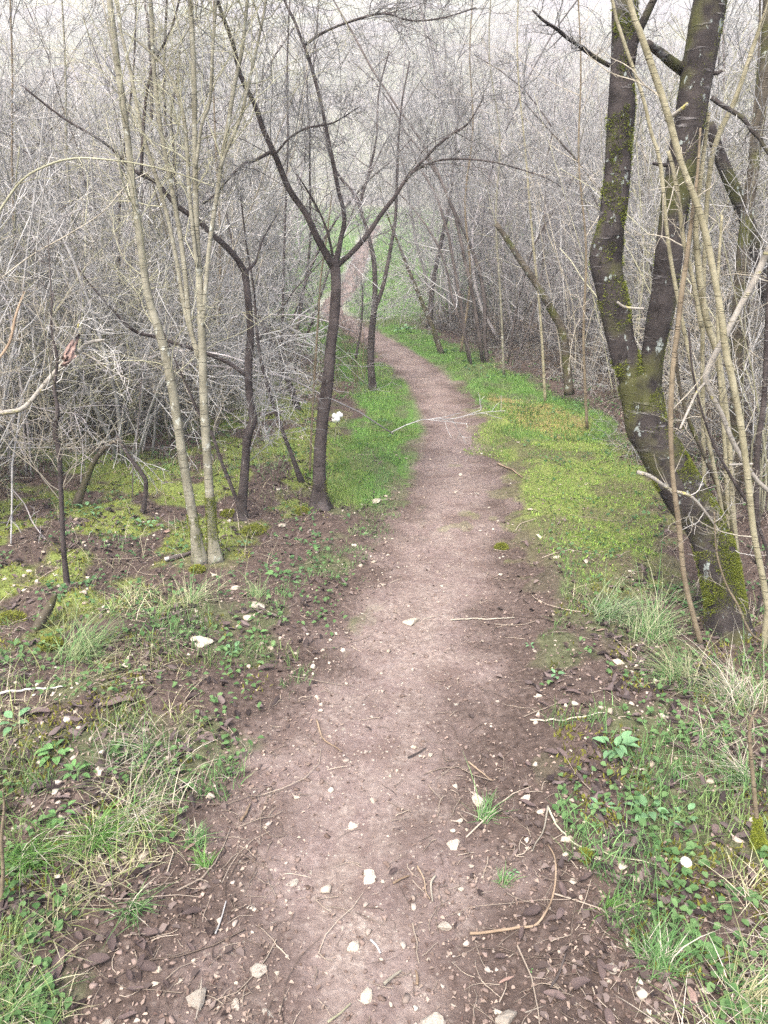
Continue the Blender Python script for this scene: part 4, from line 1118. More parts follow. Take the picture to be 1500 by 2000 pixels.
SHRUBS = {}
def shrub_proto(kind, v):
    st, sr, g = shrub_groups(kind, 900 + v * 17 + len(kind))
    stems = [tube_mesh('stem', st[i], sr[i], 6, .05, i) for i in range(len(st))]
    vq = bundle(g, 3)
    tw = fast_mesh('twigs', vq[0], [vq[1]])
    if kind in ('low', 'cane'): return stems, tw, None
    vs, qs = bundle([(st, sr)], 4)
    vq = bundle(g[:2], 3); n0_ = len(vq[0])
    whole = fast_mesh('bare_shrub', np.concatenate([vq[0], vs]), [np.concatenate([vq[1], qs + n0_])])
    return stems, tw, whole
NV = {'thorn': 4, 'whip': 3, 'arch': 3, 'low': 3, 'cane': 3}
for kd, nv in NV.items(): SHRUBS[kd] = [shrub_proto(kd, v) for v in range(nv)]
def link_mat(name, me, mat, parent=None, kind=None, loc=None):
    if not me.materials: me.materials.append(mat)       # one shared mesh; the material sits on the object
    o = link(name, me, None, parent, kind, loc)
    o.material_slots[0].link = 'OBJECT'; o.material_slots[0].material = mat
    return o

sr_ = random.Random(5)
CNT = {}
def put_shrub(kind, x, y, s, tw, stm, label, group, name, parts=True):
    pr = SHRUBS[kind][sr_.randrange(NV[kind])]
    z = float(H(np.array([x]), np.array([y]))[0])
    rz = sr_.uniform(0, 6.28)
    sz = s * sr_.uniform(.9, 1.15)
    if parts:
        r = thing(name, label, 'bush' if kind != 'low' else 'bramble', (x, y, z), group, rz)
        r.scale = (s, s, sz)
        for me in pr[0]:
            link_mat('stem', me, stm, r)
        link_mat('twigs', pr[1], tw, r, kind='stuff')
    else:
        r = link_mat(name, pr[2], tw, loc=(x, y, z))
        r.rotation_euler = (0, 0, rz); r.scale = (s, s, sz)
        tag(r, label, 'bush', group)
    return r

TWS = [TW_GREY, TW_GREY, TW_MAUVE, TW_LICHEN, TW_GREY, TW_DARK, TW_GREY]
STS = [TW_GREY, TW_DARK, TW_MAUVE, TW_TAN, TW_LICHEN]
def left_edge(y): return np.interp(y, [3.0, 4.0, 5.5, 6.6, 8.5, 9.3, 10, 12, 16, 18, 22, 30, 45], [-2.1, -2.4, -2.1, -1.1, -1.0, -1.2, -1.4, -1.9, -2.7, -3.0, -3.0, -3.6, -4.5])
def right_edge(y): return np.interp(y, [2.6, 3.5, 4.7, 6, 8, 9.8, 11.8, 15.3, 18, 22, 30, 45], [1.75, 2.1, 2.25, 2.4, 2.45, 2.25, 1.8, 1.1, 1.05, .8, .7, 1.0])

def field(n, side, y0, y1, mind, mx=.62):
    pts = []
    tries = 0
    while len(pts) < n and tries < n * 60:
        tries += 1
        y = math.sqrt(sr_.uniform(y0 * y0, y1 * y1))
        e = (left_edge if side < 0 else right_edge)(y)
        lim = mx * y + 1.2
        x = sr_.uniform(-lim, e) if side < 0 else sr_.uniform(e, lim)
        if (side < 0 and x > e) or (side > 0 and x < e): continue
        md = mind * (1 + .04 * y)
        if all((x - a) ** 2 + (y - b) ** 2 > md * md for a, b in pts): pts.append((x, y))
    return pts

KINDW = {'thorn': 'zigzag-twigged', 'whip': 'upright rod-like', 'arch': 'arching, drooping', 'cane': 'long-caned'}
TONE = {'twig_grey': 'grey', 'twig_mauve': 'mauve-grey', 'twig_tan': 'straw-brown', 'twig_lichen': 'yellow-grey', 'twig_dark': 'dark', 'twig_pale': 'whitish', 'twig_brown': 'brown'}
def depth_word(y): return 'front edge' if y < 6.5 else ('middle' if y < 11 else 'back')
for side, n, nl in ((-1, 165, 'left'), (1, 125, 'right')):
    for x, y in field(n, side, 4.1 if side < 0 else 3.8, 21, .33):
        kd = sr_.choice(['thorn', 'thorn', 'arch', 'arch', 'whip'] if side < 0 else ['thorn', 'arch', 'whip', 'whip'])
        s = sr_.uniform(.8, 1.25)
        if y < 5.6: s *= .72; kd = sr_.choice(['thorn', 'whip'])
        tw = sr_.choice(TWS if y < 8 else [TW_GREY, TW_GREY, TW_MAUVE, TW_GREY, TW_LICHEN])
        if kd == 'arch' and y < 11 and abs(x - (left_edge if side < 0 else right_edge)(y)) < .9: kd = 'thorn'; s *= .85
        lab = 'bare %s %s shrub in the %s of the thicket %s of the path' % (KINDW[kd], TONE[tw.name], depth_word(y), nl)
        put_shrub(kd, x, y, s, tw, sr_.choice(STS if y < 8 else [TW_GREY, TW_MAUVE, TW_GREY, TW_TAN]), lab, lab[5:], 'bare_shrub')
    for x, y in field(20 if side < 0 else 14, side, 3.9, 7.5, .35):
        tw = sr_.choice([TW_GREY, TW_GREY, TW_LICHEN, TW_TAN])
        lab = 'bare long-caned %s shrub in the %s of the thicket %s of the path' % (TONE[tw.name], depth_word(y), nl)
        put_shrub('cane', x + side * .3, y, sr_.uniform(.7, 1.0) * (.8 if y < 5.2 else 1), tw, tw, lab, lab[5:], 'cane_shrub')
    for x, y in field(100, side, 4.0, 16, .26):
        e = (left_edge if side < 0 else right_edge)(y)
        if sr_.random() < .65: x = e + side * (abs(sr_.gauss(.15, .5)) + ((.35 if y < 9 else .25) if side > 0 else .6))
        else: x += side * (.35 if side > 0 else .6)
        tw = sr_.choice([TW_TAN, TW_GREY, TW_GREY, TW_LICHEN] if side < 0 else [TW_BROWN, TW_DARK, TW_GREY, TW_GREY, TW_DARK])
        lab = 'low %s bramble tangle at the %s of the %s thicket' % (TONE[tw.name], depth_word(y), nl)
        put_shrub('low', x, y, (sr_.uniform(.4, .72) if side > 0 else sr_.uniform(.4, .68)) * (.65 if y < 5.5 else 1), tw, sr_.choice([TW_BROWN, TW_TAN]), lab, lab, 'bramble_tangle')
# thin brush round the foot of the bend tree
for x, y, s, kd in [(-.3, 9.0, .3, 'whip'), (-.65, 9.3, .35, 'whip')]:
    put_shrub(kd, x, y, s, TW_DARK, TW_BROWN, 'thin low dark brush round the foot of the thin dark tree at the bend', 'thin brush at the bend', 'bare_shrub')
# small crooked trees behind the first ones; their crowns mesh over the path
for x, y, s, lab in [(1.5, 10.5, 1.75, 'leafless small tree at the right verge just before the bend'), (1.35, 14.5, 1.9, 'leafless small tree right of the bend, beside the verge'), (2.4, 12.5, 1.8, 'leafless small tree in the right thicket behind the leaning snag'),
                     (3.6, 9.5, 1.7, 'leafless small tree right of the double trunk, deep in the thicket'), (-1.6, 10.2, 1.7, 'leafless small tree in the thicket left of the bend'), (-2.8, 9.2, 1.75, 'leafless small tree in the left thicket behind the pale saplings'),
                     (-3.0, 13.5, 1.95, 'leafless small tree at the back of the left thicket near the bend'), (-4.6, 8.5, 1.7, 'leafless small tree deep in the left thicket'), 
                     (2.6, 17.0, 2.1, 'tall leafless small tree right of the meadow foot'), (-5.5, 12.0, 2.0, 'tall leafless small tree far back in the left thicket'), (4.8, 13.5, 2.0, 'tall leafless small tree far back in the right thicket'), (-2.6, 24.0, 2.2, 'leafless small tree left of the meadow')]:
    r = put_shrub('thorn', x, y, s, sr_.choice([TW_GREY, TW_MAUVE, TW_GREY, TW_PALE]), TW_MAUVE if y > 11 else TW_DARK, lab, 'small trees behind the thicket edge', 'small_tree')
    r['category'] = 'tree'
# beyond the meadow and up the hillside
for side, n in ((-1, 44), (1, 60)):
    for x, y in field(n, side, 21, 46, .8):
        kd = sr_.choice(['thorn', 'thorn', 'whip', 'arch']); tw = sr_.choice([TW_GREY, TW_MAUVE, TW_PALE, TW_GREY])
        lab = 'distant bare %s %s shrub %s of the meadow' % (KINDW[kd], TONE[tw.name], 'left' if side < 0 else 'right')
        put_shrub(kd, x, y, sr_.uniform(1.1, 1.7), tw, None, lab, lab, 'distant_shrub', False)
pts = []
while len(pts) < 270:
    y = sr_.uniform(40, 120); x = sr_.uniform(-1, 1) * (.6 * y + 2)
    if vn(np.array([x / 14.]), np.array([y / 14.]), 77)[0] < .28: continue
    pts.append((x, y))
for x, y in pts:
    kd = sr_.choice(['thorn', 'thorn', 'arch']); tw = sr_.choice([TW_GREY, TW_MAUVE, TW_PALE, TW_MAUVE, TW_LICHEN])
    lab = '%s %s shrub on the %s slope of the pale hillside' % (TONE[tw.name], KINDW[kd], 'lower' if y < 75 else 'upper')
    put_shrub(kd, x, y, sr_.uniform(1.6, 2.8), tw, None, lab, lab, 'hillside_shrub', False)

# ------------------------------------------------------------------ stones
ROCKS = [hull_mesh('stone', 300 + i, 13, 1, sr_.uniform(.6, .95), sr_.uniform(.35, .65), 1, .012) for i in range(12)]
def put_stone(px, py, wpx, label=None, mat=None, group=None, flat=1., turn=None, asp=1., sink=.18, name='stone'):
    g = to_ground(G(px, py)); dist = g[1] * math.cos(PITCH) + 1.6 * math.sin(PITCH)
    s = wpx / FPX * dist
    o = link_mat(name, ROCKS[sr_.randrange(12)], mat or M_STONE, loc=(g[0], g[1], g[2] + s * .5 * .55 * flat - s * sink * flat))
    o.scale = (s, s * asp, s * flat)
    o.rotation_euler = (sr_.uniform(-.15, .15), sr_.uniform(-.15, .15), sr_.uniform(0, 6.28) if turn is None else turn)
    tag(o, label, 'stone', group)
    return o
big = [
 (385, 1938, 64, 'large rounded grey-cream stone half buried at the bottom left of the path', M_STONEG, 1.1), (508, 1882, 56, 'smooth grey stone lying flush in the path above the large rounded one', M_STONEG, .7),
 (690, 1840, 40, 'pale angular stone standing proud near the middle of the path', M_STONEP, 1.1), (720, 1705, 48, 'pale flat slab set upright-looking in the middle of the path', M_STONE, .5),
 (715, 1935, 48, 'white knobbly stone lowest in the middle of the path', M_STONEP, .9), (845, 1990, 88, 'broad grey wedge of rock cut by the lower border, left one', M_STONEG, .7),
 (988, 1990, 66, 'grey wedge of rock cut by the lower border, right one', M_STONEG, .8), (803, 1210, 52, 'flat pale stone alone on the smooth upper part of the path', M_STONEP, .5),
 (502, 1195, 46, 'flat cream stone on the left bank below the saplings', M_STONEP, .6), (395, 1270, 60, 'long flat cream stone in the grass of the left bank', M_STONEP, .5),
 (487, 1216, 32, 'tilted cream stone touching the flat stone on the left bank', M_STONE, .8), (888, 1640, 38, 'pale flat stone at the right rim of the path', M_STONE, .4),
 (935, 1558, 52, 'crumbly pale stone beside the grass tuft right of the path', M_STONE, .5), (1056, 1586, 24, 'square cream stone where two dry stalks meet', M_STONEP, .9),
 (1092, 1574, 24, 'cream stone just right of the dry stalks', M_STONEP, .9), (1118, 1566, 16, 'small cream stone rightmost of the three by the dry stalks', M_STONEP, .9),
 (1207, 1300, 32, 'cream stone in front of the grass below the double trunk', M_STONEP, .7), (1345, 1772, 38, 'leaf-shaped buff stone leaning in the right bank', M_STONE, .9),
 (1026, 1558, 28, 'thin flat buff chip right of the grass tuft', M_STONE, .4), (205, 1988, 40, 'cream stone beside the dark stick at the bottom left', M_STONE, .8),
 (460, 1145, 28, 'cream stone among dead leaves under the pale saplings', M_STONE, .7), (552, 1020, 26, 'cream stone between the crooked and the forked tree', M_STONE, .7),
 (538, 1095, 28, 'buff stone on the left bank beside green weeds', M_STONE, .6), (735, 972, 34, 'flat pale stone at the left rim of the path by the grass', M_STONEP, .4),
 (1036, 995, 26, 'flat pale stone at the edge of the right moss, upper one', M_STONEP, .5), (1052, 1046, 26, 'flat pale stone at the edge of the right moss, lower one', M_STONEP, .5),
 (1086, 1098, 20, 'pale stone between moss and grass on the right', M_STONEP, .6), (690, 1602, 30, 'flattish buff stone in the path above the slab', M_STONE, .5),
 (728, 1555, 20, 'small buff stone in the path, a step above the flattish one', M_STONE, .7), (578, 1545, 20, 'cream stone at the left rim of the path beside the grass', M_STONEP, .8),
 (627, 1366, 16, 'cream pebble at the left rim higher up the path', M_STONEP, .8), (808, 1450, 16, 'single cream pebble right of the path middle', M_STONEP, .8),
 (458, 1950, 34, 'low buff stone right of the large rounded one', M_STONE, .5), (492, 1765, 30, 'pale broken stone at the left side of the path', M_STONE, .6),
 (1200, 1893, 42, 'mossy grey stone at the foot of the right grass tuft', M_STONEG, .6), (1192, 1912, 18, 'white pebble touching the mossy grey stone', M_STONEP, .9),
 (1072, 1888, 22, 'cream pebble on the bare soil right of the path', M_STONEP, .7), (1382, 1930, 32, 'buff stone under the leafy seedling at the bottom right', M_STONE, .7),
 (1208, 1613, 18, 'upright cream pebble below the leafy seedlings', M_STONEP, 1.1), (1120, 1722, 24, 'slanted cream chip on the right bank', M_STONEP, .6),
 (1192, 1695, 16, 'cream pebble right of the moss tuft on the right bank', M_STONEP, .9), (1180, 1640, 14, 'tiny grey stone above the dry stalk on the right bank', M_STONE, .8),
 (310, 1885, 20, 'cream pebble left of the large rounded stone', M_STONEP, .8), (350, 1905, 20, 'white pebble touching the large rounded stone', M_STONEP, .8),
 (1438, 1648, 34, 'flat fawn stone by the mossy stick at the right', M_STONE, .4), (1466, 1646, 24, 'white flake of stone at the foot of the mossy stick', M_STONEP, .5),
 (97, 1105, 14, 'white pebble on the moss at the far left', M_STONEP, .8), (540, 1890, 14, 'white pebble right of the smooth flush stone', M_STONEP, .9)]
for px, py, wpx, lab, mt, fl in big:
    put_stone(px, py, wpx, lab, mt, None, fl, asp=sr_.uniform(.75, 1.1))
n = 0
while n < 130:
    y = math.exp(sr_.uniform(math.log(1.15), math.log(6.5))); x = sr_.uniform(-1, 1) * (.5 * y + .3)
    p_ = float(path_d(np.array([x]), np.array([y]))[0])
    if p_ > .95 or (p_ > .1 and sr_.random() < .35): continue
    z = float(H(np.array([x]), np.array([y]))[0]); s = min(.05, .011 * math.exp(abs(sr_.gauss(0, .55))) * (1 + .12 * y)); emb = p_ < -.05 and sr_.random() < .45
    if emb: s = sr_.uniform(.03, .075)
    o = link_mat('stone', ROCKS[sr_.randrange(12)], M_STONEG if emb else sr_.choice([M_STONE, M_STONE, M_STONEP]), loc=(x, y, z + (-.10 * s if emb else s * .12))); n += 1
    o.scale = (s, s * sr_.uniform(.7, 1.1), s * (.6 if emb else sr_.uniform(.5, 1))); o.rotation_euler = (0, 0, sr_.uniform(0, 6.28))
    if emb: tag(o, 'dusty grey stone trodden flush into the soil of the path', 'stone', 'stones trodden flush into the path')
    else: tag(o, 'thumb-sized cream stone scattered in the trodden soil of path and banks', 'stone', 'small stones in the trodden soil')

# smooth white egg-shaped pebble
bm = bmesh.new(); bmesh.ops.create_uvsphere(bm, u_segments=20, v_segments=12, radius=.5)
me = bpy.data.meshes.new('white_pebble'); bm.to_mesh(me); bm.free()
for pgl in me.polygons: pgl.use_smooth = True
m_, nt_, b_, o_ = new_mat('white_pebble'); b_.inputs['Base Color'].default_value = (.78, .74, .72, 1); b_.inputs['Roughness'].default_value = .5
g = to_ground(G(1340, 1686)); s = 21 / FPX * 2.1
o = link('white_pebble', me, m_, loc=(g[0], g[1], g[2] + s * .35)); o.scale = (s, s * 1.2, s * .8)
tag(o, 'smooth egg-shaped white pebble on the right bank', 'pebble')

# ------------------------------------------------------------------ dead leaves
LEAVES = [curled_leaf('dead_leaf', 40 + i, 1., sr_.uniform(.3, .6), sr_.uniform(.8, 4.2)) for i in range(7)]
def put_leaf(x, y, s, label, group=None, mat=M_DEADLEAF, rz=None, k=None):
    z = float(H(np.array([x]), np.array([y]))[0])
    i = sr_.randrange(7) if k is None else k
    o = link_mat('dead_leaf', LEAVES[i], mat, loc=(x, y, z + .008 + .05 * s))
    o.scale = (s, s, s); o.rotation_euler = (sr_.gauss(0, .25), sr_.gauss(0, .2), sr_.uniform(0, 6.28) if rz is None else rz)
    tag(o, label, 'leaf', group)
for px, py, wpx, lab, rz in [
    (112, 1890, 105, 'long dark curled leaf pointing down the bottom-left bank', 1.6), (375, 1775, 60, 'dark flat leaf at the left margin of the path beside a grass wisp', .4),
    (245, 1772, 52, 'grey-brown leaf below the left grass', 2.5), (358, 1472, 62, 'dark upturned leaf in the middle of the left bank', 1.1), (236, 1392, 95, 'dark strip of leaf under the dry grass of the left bank', .2),
    (75, 1405, 80, 'dark leaf at the left edge under the dry grass', .1), (150, 1592, 85, 'rolled dark leaf under the left grass tuft', -.1), (1340, 1478, 75, 'rolled brown leaf in the dry grass of the right bank', -.4),
    (1408, 1752, 55, 'dark folded leaf beside the buff leaning stone', -1.0), (1192, 1812, 50, 'grey-brown folded leaf below the right grass tuft', -1.2), (1388, 1892, 85, 'long dark rolled leaf at the bottom right', -1.0),
    (248, 1978, 60, 'blackish leaf on the bottom-left soil', .1), (780, 1612, 18, 'tiny slate-grey leaf scrap lying on the path', .3), (720, 1416, 24, 'small dark leaf scrap high on the path', .2),
    (275, 1870, 44, 'lobed dark leaf on the bottom-left soil', 1.3), (190, 1868, 70, 'grey rolled leaf beside the long dark leaf', .2), (520, 1310, 55, 'dark leaf at the grassy edge left of the path', .3)]:
    g = G(px, py); dist = g[1] * math.cos(PITCH) + 1.6 * math.sin(PITCH)
    put_leaf(g[0], g[1], .65 * wpx / FPX * dist, lab, None, M_DEADLEAF, rz)
n = 0
while n < 270:
    y = math.exp(sr_.uniform(math.log(1.15), math.log(5.5))); x = sr_.uniform(-1, 1) * (.52 * y + .3)
    p_ = float(path_d(np.array([x]), np.array([y]))[0])
    if p_ < .08 and sr_.random() < .98: continue
    if float(inz(np.array([x]), np.array([y]), Z_GREEN + Z_MOSS)[0]) > 0 and sr_.random() < .85: continue
    put_leaf(x, y, sr_.uniform(.025, .06), 'shrivelled dark brown leaf in the litter of the path banks', 'dead leaves in the litter', M_DEADLEAF if sr_.random() < .96 else M_RUSTLEAF); n += 1

# ------------------------------------------------------------------ fallen twigs
def ground_twig(label, pts, wpx, mat, lift=.004, name='fallen_twig', cat='twig'):
    W_ = [G(a, b_) for a, b_ in pts]
    c = catmull(W_, 24)
    c[:, 2] = H(c[:, 0], c[:, 1]) + lift
    d0 = W_[0][1] * math.cos(PITCH) + 1.6 * math.sin(PITCH); r = wpx / 2 / FPX * d0
    c[:, 2] += r
    rad = np.linspace(r, r * .55, 24)
    o = link(name, tube_mesh(name, c - c[0], rad, 6, .1, int(pts[0][0])), mat, loc=tuple(c[0]))
    tag(o, label, cat)
for lab, pts, wd, mt in [
    ('long hook-shaped grey twig on the bare soil right of the path', [(918, 1815), (1000, 1812), (1045, 1803), (1070, 1775), (1084, 1730), (1083, 1680), (1070, 1655)], 6, TW_BROWN),
    ('yellowish dry stalk running right from the cream stones', [(1070, 1580), (1090, 1620), (1120, 1655), (1170, 1672), (1230, 1685), (1290, 1690)], 4, TW_LICHEN),
    ('short buff stalk bending left below the cream stones', [(1070, 1578), (1062, 1620), (1045, 1650), (1040, 1665)], 4, TW_TAN),
    ('straight dark twig low on the right soil', [(1075, 1930), (1092, 1900), (1105, 1862)], 5, TW_DARK), ('thin curved twig at the left rim high on the path', [(618, 1398), (630, 1432), (650, 1450), (668, 1462)], 4, TW_BROWN),
    ('thin twig slanting over the right rim of the path', [(915, 1480), (940, 1500), (962, 1520)], 4, TW_BROWN), ('small dark twig in the middle of the path', [(797, 1472), (815, 1464), (832, 1454)], 4, TW_DARK),
    ('short brown stick beside the upright slab', [(768, 1716), (785, 1710), (800, 1703)], 5, TW_BROWN), ('thin bent twig right of the path middle', [(815, 1685), (828, 1710), (832, 1735), (840, 1750)], 4, TW_BROWN),
    ('pale bent twig beside the thin bent one', [(850, 1703), (842, 1720), (845, 1755)], 5, TW_TAN), ('thick pale stick piece near the lower path middle', [(750, 1915), (768, 1900), (784, 1890)], 8, TW_TAN),
    ('short upright-lying brown stick at the lower path', [(815, 1914), (815, 1900), (812, 1888)], 7, TW_BROWN), ('grey twig behind the pale angular stone', [(724, 1826), (735, 1840), (743, 1852)], 5, TW_GREY),
    ('thin grey twig at the lower left of the path', [(420, 1818), (432, 1785), (441, 1753)], 4, TW_GREY), ('dark short twig at the left rim of the path', [(470, 1595), (480, 1580), (488, 1562)], 6, TW_BROWN),
    ('thin long twig lying across the upper path', [(880, 1207), (940, 1203), (1005, 1206)], 3, TW_TAN), ('slender twig at the right rim by the moss', [(972, 905), (1000, 922), (1020, 935)], 4, TW_BROWN),
    ('yellow-tipped twig at the bottom of the path', [(640, 1990), (665, 1970), (685, 1950)], 5, TW_LICHEN), ('long dry stalk over the dirt above the dry stalks', [(1035, 1410), (1090, 1412), (1180, 1411)], 4, TW_TAN),
    ('dark curved stick at the left foot of the pale saplings', [(330, 1088), (350, 1086), (375, 1082), (392, 1070)], 9, TW_DARK), ('bone-white stick under the pale saplings', [(322, 1090), (340, 1086), (358, 1083)], 9, TW_PALE),
    ('long thin stalk lying on the left bank litter', [(0, 1366), (60, 1358), (130, 1356)], 5, TW_PALE), ('dark stick in the bottom right corner grass', [(1300, 1820), (1350, 1835), (1420, 1850)], 6, TW_DARK),
    ('slim pale stalk sloping down the left bottom bank', [(0, 1985), (50, 1930), (100, 1895)], 4, TW_PALE)]:
    ground_twig(lab, pts, wd, mt)

WF = .9
# upright sticks at both edges
for lab, pts, mt in (('thin brown stick standing at the right edge in a cushion of moss', [(1484, 1665, 13), (1478, 1600, 10), (1471, 1520, 9), (1464, 1440, 8), (1468, 1405, 6), (1480, 1385, 3)], BK_SHOOTB),
                     ('thin brown stick standing at the left edge', [(2, 1770, 9), (6, 1700, 8), (3, 1640, 7), (8, 1578, 5), (5, 1540, 2)], BK_SHOOTB)):
    g = G(pts[0][0], pts[0][1]); t = Tree('upright_stick', lab, 'stick', to_ground(g))
    c_ = limb(pts, g[1], 24, g[1]); t.part('stick', *c_, mt, 8, .08, 160)
    if pts[0][0] > 700:
        moss_tufts(t, [(c_[0][:7], c_[1][:7] * np.linspace(2.6, 1.0, 7))], 7000, 161, thr=.3, size=.008, cols=((.14, .17, .02), (.32, .36, .06)))

# ------------------------------------------------------------------ leafy herbs
def herb_leaf(seed):
    r = np.random.default_rng(seed)
    n, m = 6, 3
    V = []
    for i in range(n):
        s = i / (n - 1); wl = .42 * math.sin(math.pi * min(1, s ** .8 * .97 + .02)) ** .8
        for j in range(m):
            e = j - 1
            V.append([s, e * wl * .62 * r.uniform(.9, 1.1), .12 * abs(e) * wl * 2 + .18 * s - .3 * s * s])
    idx_ = np.arange(n * m).reshape(n, m)
    return fast_mesh('leaf', np.array(V), [np.stack([idx_[:-1, :-1], idx_[1:, :-1], idx_[1:, 1:], idx_[:-1, 1:]], -1).reshape(-1, 4)])
HL = [herb_leaf(i) for i in range(3)]
def put_herb(px, py, wpx, nleaf, label, mat, group=None):
    g = to_ground(G(px, py)); dist = g[1] * math.cos(PITCH) + 1.6 * math.sin(PITCH); s = wpx / FPX * dist * .38
    r = thing('leafy_seedling', label, 'plant', (g[0], g[1], g[2]), group, sr_.uniform(0, 6))
    for k in range(nleaf):
        o = link_mat('leaf', HL[k % 3], mat, r)
        a = k * 2.4 + sr_.uniform(-.3, .3); rad = s * sr_.uniform(.1, .55)
        L = s * sr_.uniform(.5, .85)
        o.location = (math.cos(a) * rad, math.sin(a) * rad, s * sr_.uniform(.12, .5)); o.scale = (L, L, L); o.rotation_euler = (sr_.gauss(0, .2), -sr_.uniform(-.1, .45), a)
    return r
for px, py, wpx, nl, lab, mt in [
    (1265, 1585, 105, 9, 'broad-leaved seedling clump, largest on the right bank', M_HERBB), (1172, 1582, 70, 7, 'small seedling left of the broad-leaved clump', M_HERBB), (1335, 1600, 90, 7, 'broad-leaved seedling right of the largest clump', M_HERBB),
    (1375, 1840, 85, 6, 'seedling with upright paired leaves at the bottom right', M_HERB), (1430, 1868, 50, 4, 'single small seedling right of the paired-leaf one', M_HERB), (1200, 1480, 110, 10, 'spreading seedling patch above the broad-leaved clump', M_HERBB),
    (1085, 1335, 50, 6, 'grey-green seedling left of the right-hand dry grass', M_HERBB), (1035, 1262, 34, 4, 'lone bluish leaf pair right of the upper path', M_HERBB), (455, 1285, 60, 7, 'pale green rosette right of the long flat stone', M_HERBB),
    (500, 1245, 50, 6, 'green rosette below the tilted cream stone', M_HERB), (110, 1480, 100, 9, 'broad green nettle-like clump at the left edge', M_HERB), (150, 1530, 90, 9, 'nettle-like clump just below the left edge clump', M_HERB),
    (120, 1615, 90, 8, 'leafy clump over the rolled dark leaf on the left', M_HERB), (612, 1085, 50, 6, 'rosette between the saplings and the path', M_HERB), (545, 1125, 60, 7, 'rosette beside the buff stone on the left bank', M_HERB),
    (480, 1060, 46, 6, 'green herb at the foot of the crooked tree', M_HERBB), (170, 1000, 70, 8, 'blue-green leafy herb on the far left moss', M_HERBB), (285, 1022, 60, 6, 'round-leaved herb in the moss behind the saplings', M_HERBB),
    (1005, 1700, 32, 5, 'tiny green sprig on the bare right soil', M_HERBB), (1035, 1890, 20, 4, 'tiniest green sprig low on the right soil', M_HERB), (1410, 1445, 70, 7, 'leafy weed in the right-hand dry grass', M_HERB),
    (640, 1480, 40, 0, '', None), (30, 1420, 90, 8, 'leafy weed at the left edge above the nettle clumps', M_HERBB), (1130, 800, 40, 6, 'green herb at the edge of the right thicket', M_HERB), (1270, 875, 60, 8, 'dark green herb behind the leaning trunk', M_HERB),
    (790, 650, 60, 10, 'leafy green clump at the far end of the right verge', M_HERBB), (205, 1330, 60, 6, 'dark green leaves in the left dry grass', M_HERB)]:
    if nl: put_herb(px, py, wpx, nl, lab, mt)

# grass tufts that stand out one by one
TUFTS = []
def put_tuft(px, py, hpx, n, label, cols, lean=(.3, .95)):
    g = to_ground(G(px, py)); dist = g[1] * math.cos(PITCH) + 1.6 * math.sin(PITCH); h = hpx / FPX * dist * .58; n = int(n * .75)
    rt = np.random.default_rng(px * 7 + py)
    pos = np.concatenate([rt.normal(0, h * .16, (n, 2)), np.full((n, 1), -.004)], 1)
    ct = lerp(cols[0], cols[1], rt.uniform(0, 1, n))
    other = STRAW if cols is GREENS or cols is GREEN2 else GREEN2
    sw = rt.uniform(0, 1, n) < (.18 if other is STRAW else .38)
    ct = np.where(sw[:, None], lerp(other[0], other[1], rt.uniform(0, 1, n)), ct)
    pos[:, :2] *= 1.6
    az = rt.uniform(0, 6.28) + rt.normal(0, 1.0, n)
    v, q, t3, c = blades(pos, h * np.exp(rt.normal(0, .45, n)), np.full(n, .0031) * max(1, dist / 4), np.clip(rt.normal(.82, .2, n), .2, .99), ct, ct, rt, 5, az=az, cur=2.0)
    o = link('grass_tuft', fast_mesh('grass_tuft', v, [q, t3], c), M_BLADE, loc=(g[0], g[1], g[2]))
    tag(o, label, 'grass tuft')
for a_ in [(945, 1590, 55, 160, 'small green grass tuft on the soil right of the path', GREEN2), (1195, 1770, 75, 190, 'green grass tuft in the middle of the right bank', GREENS), (1290, 1880, 95, 260, 'wide grass tuft at the bottom right', GREEN2),
           (985, 1720, 40, 60, 'thin wisp of green grass on the right soil', GREEN2), (805, 0, 0, 0, '', None), (400, 1680, 45, 90, 'thin green wisp at the left rim of the path', GREENS), (375, 1640, 60, 120, 'grass tuft left of the path rim wisp', GREEN2),
           (190, 1650, 130, 300, 'lush green tuft in the left bank', GREENS), (60, 1680, 130, 300, 'lush green tuft at the left edge', GREENS), (255, 1770, 80, 160, 'green tuft at the lower end of the left grass', GREEN2), (30, 1960, 100, 240, 'blurred green tuft in the bottom left corner', GREEN2),
           (160, 1290, 150, 300, 'tall pale green tuft at the upper end of the left grass', ((.20, .26, .12), (.40, .44, .24))), (380, 1180, 90, 170, 'pale wispy tuft just below the saplings', ((.30, .32, .18), (.50, .48, .32))), (500, 1170, 60, 100, 'little pale tuft beside the flat cream stone', ((.2, .28, .12), (.42, .44, .26))),
           (1180, 1210, 110, 300, 'grey-green shock of grass in front of the double trunk', ((.20, .27, .15), (.42, .45, .30))), (1270, 1240, 130, 360, 'tangled grass hump at the foot of the double trunk', ((.22, .28, .14), (.46, .46, .30))), (1330, 1340, 120, 300, 'straw and green hump of grass below the double trunk', ((.22, .26, .13), (.50, .46, .30))),
           (1440, 1380, 140, 300, 'long straw grass at the right edge', STRAW), (1460, 1960, 130, 300, 'straw grass fan in the bottom right corner', ((.25, .28, .13), (.50, .45, .28))), (1450, 1520, 110, 240, 'straw grass around the upright stick', STRAW),
           (285, 1480, 100, 130, 'pale flopped tuft in the middle of the left bank', STRAW), (270, 1600, 110, 140, 'straw tuft flopping right over the left bank', STRAW)]:
    if a_[3]: put_tuft(*a_)

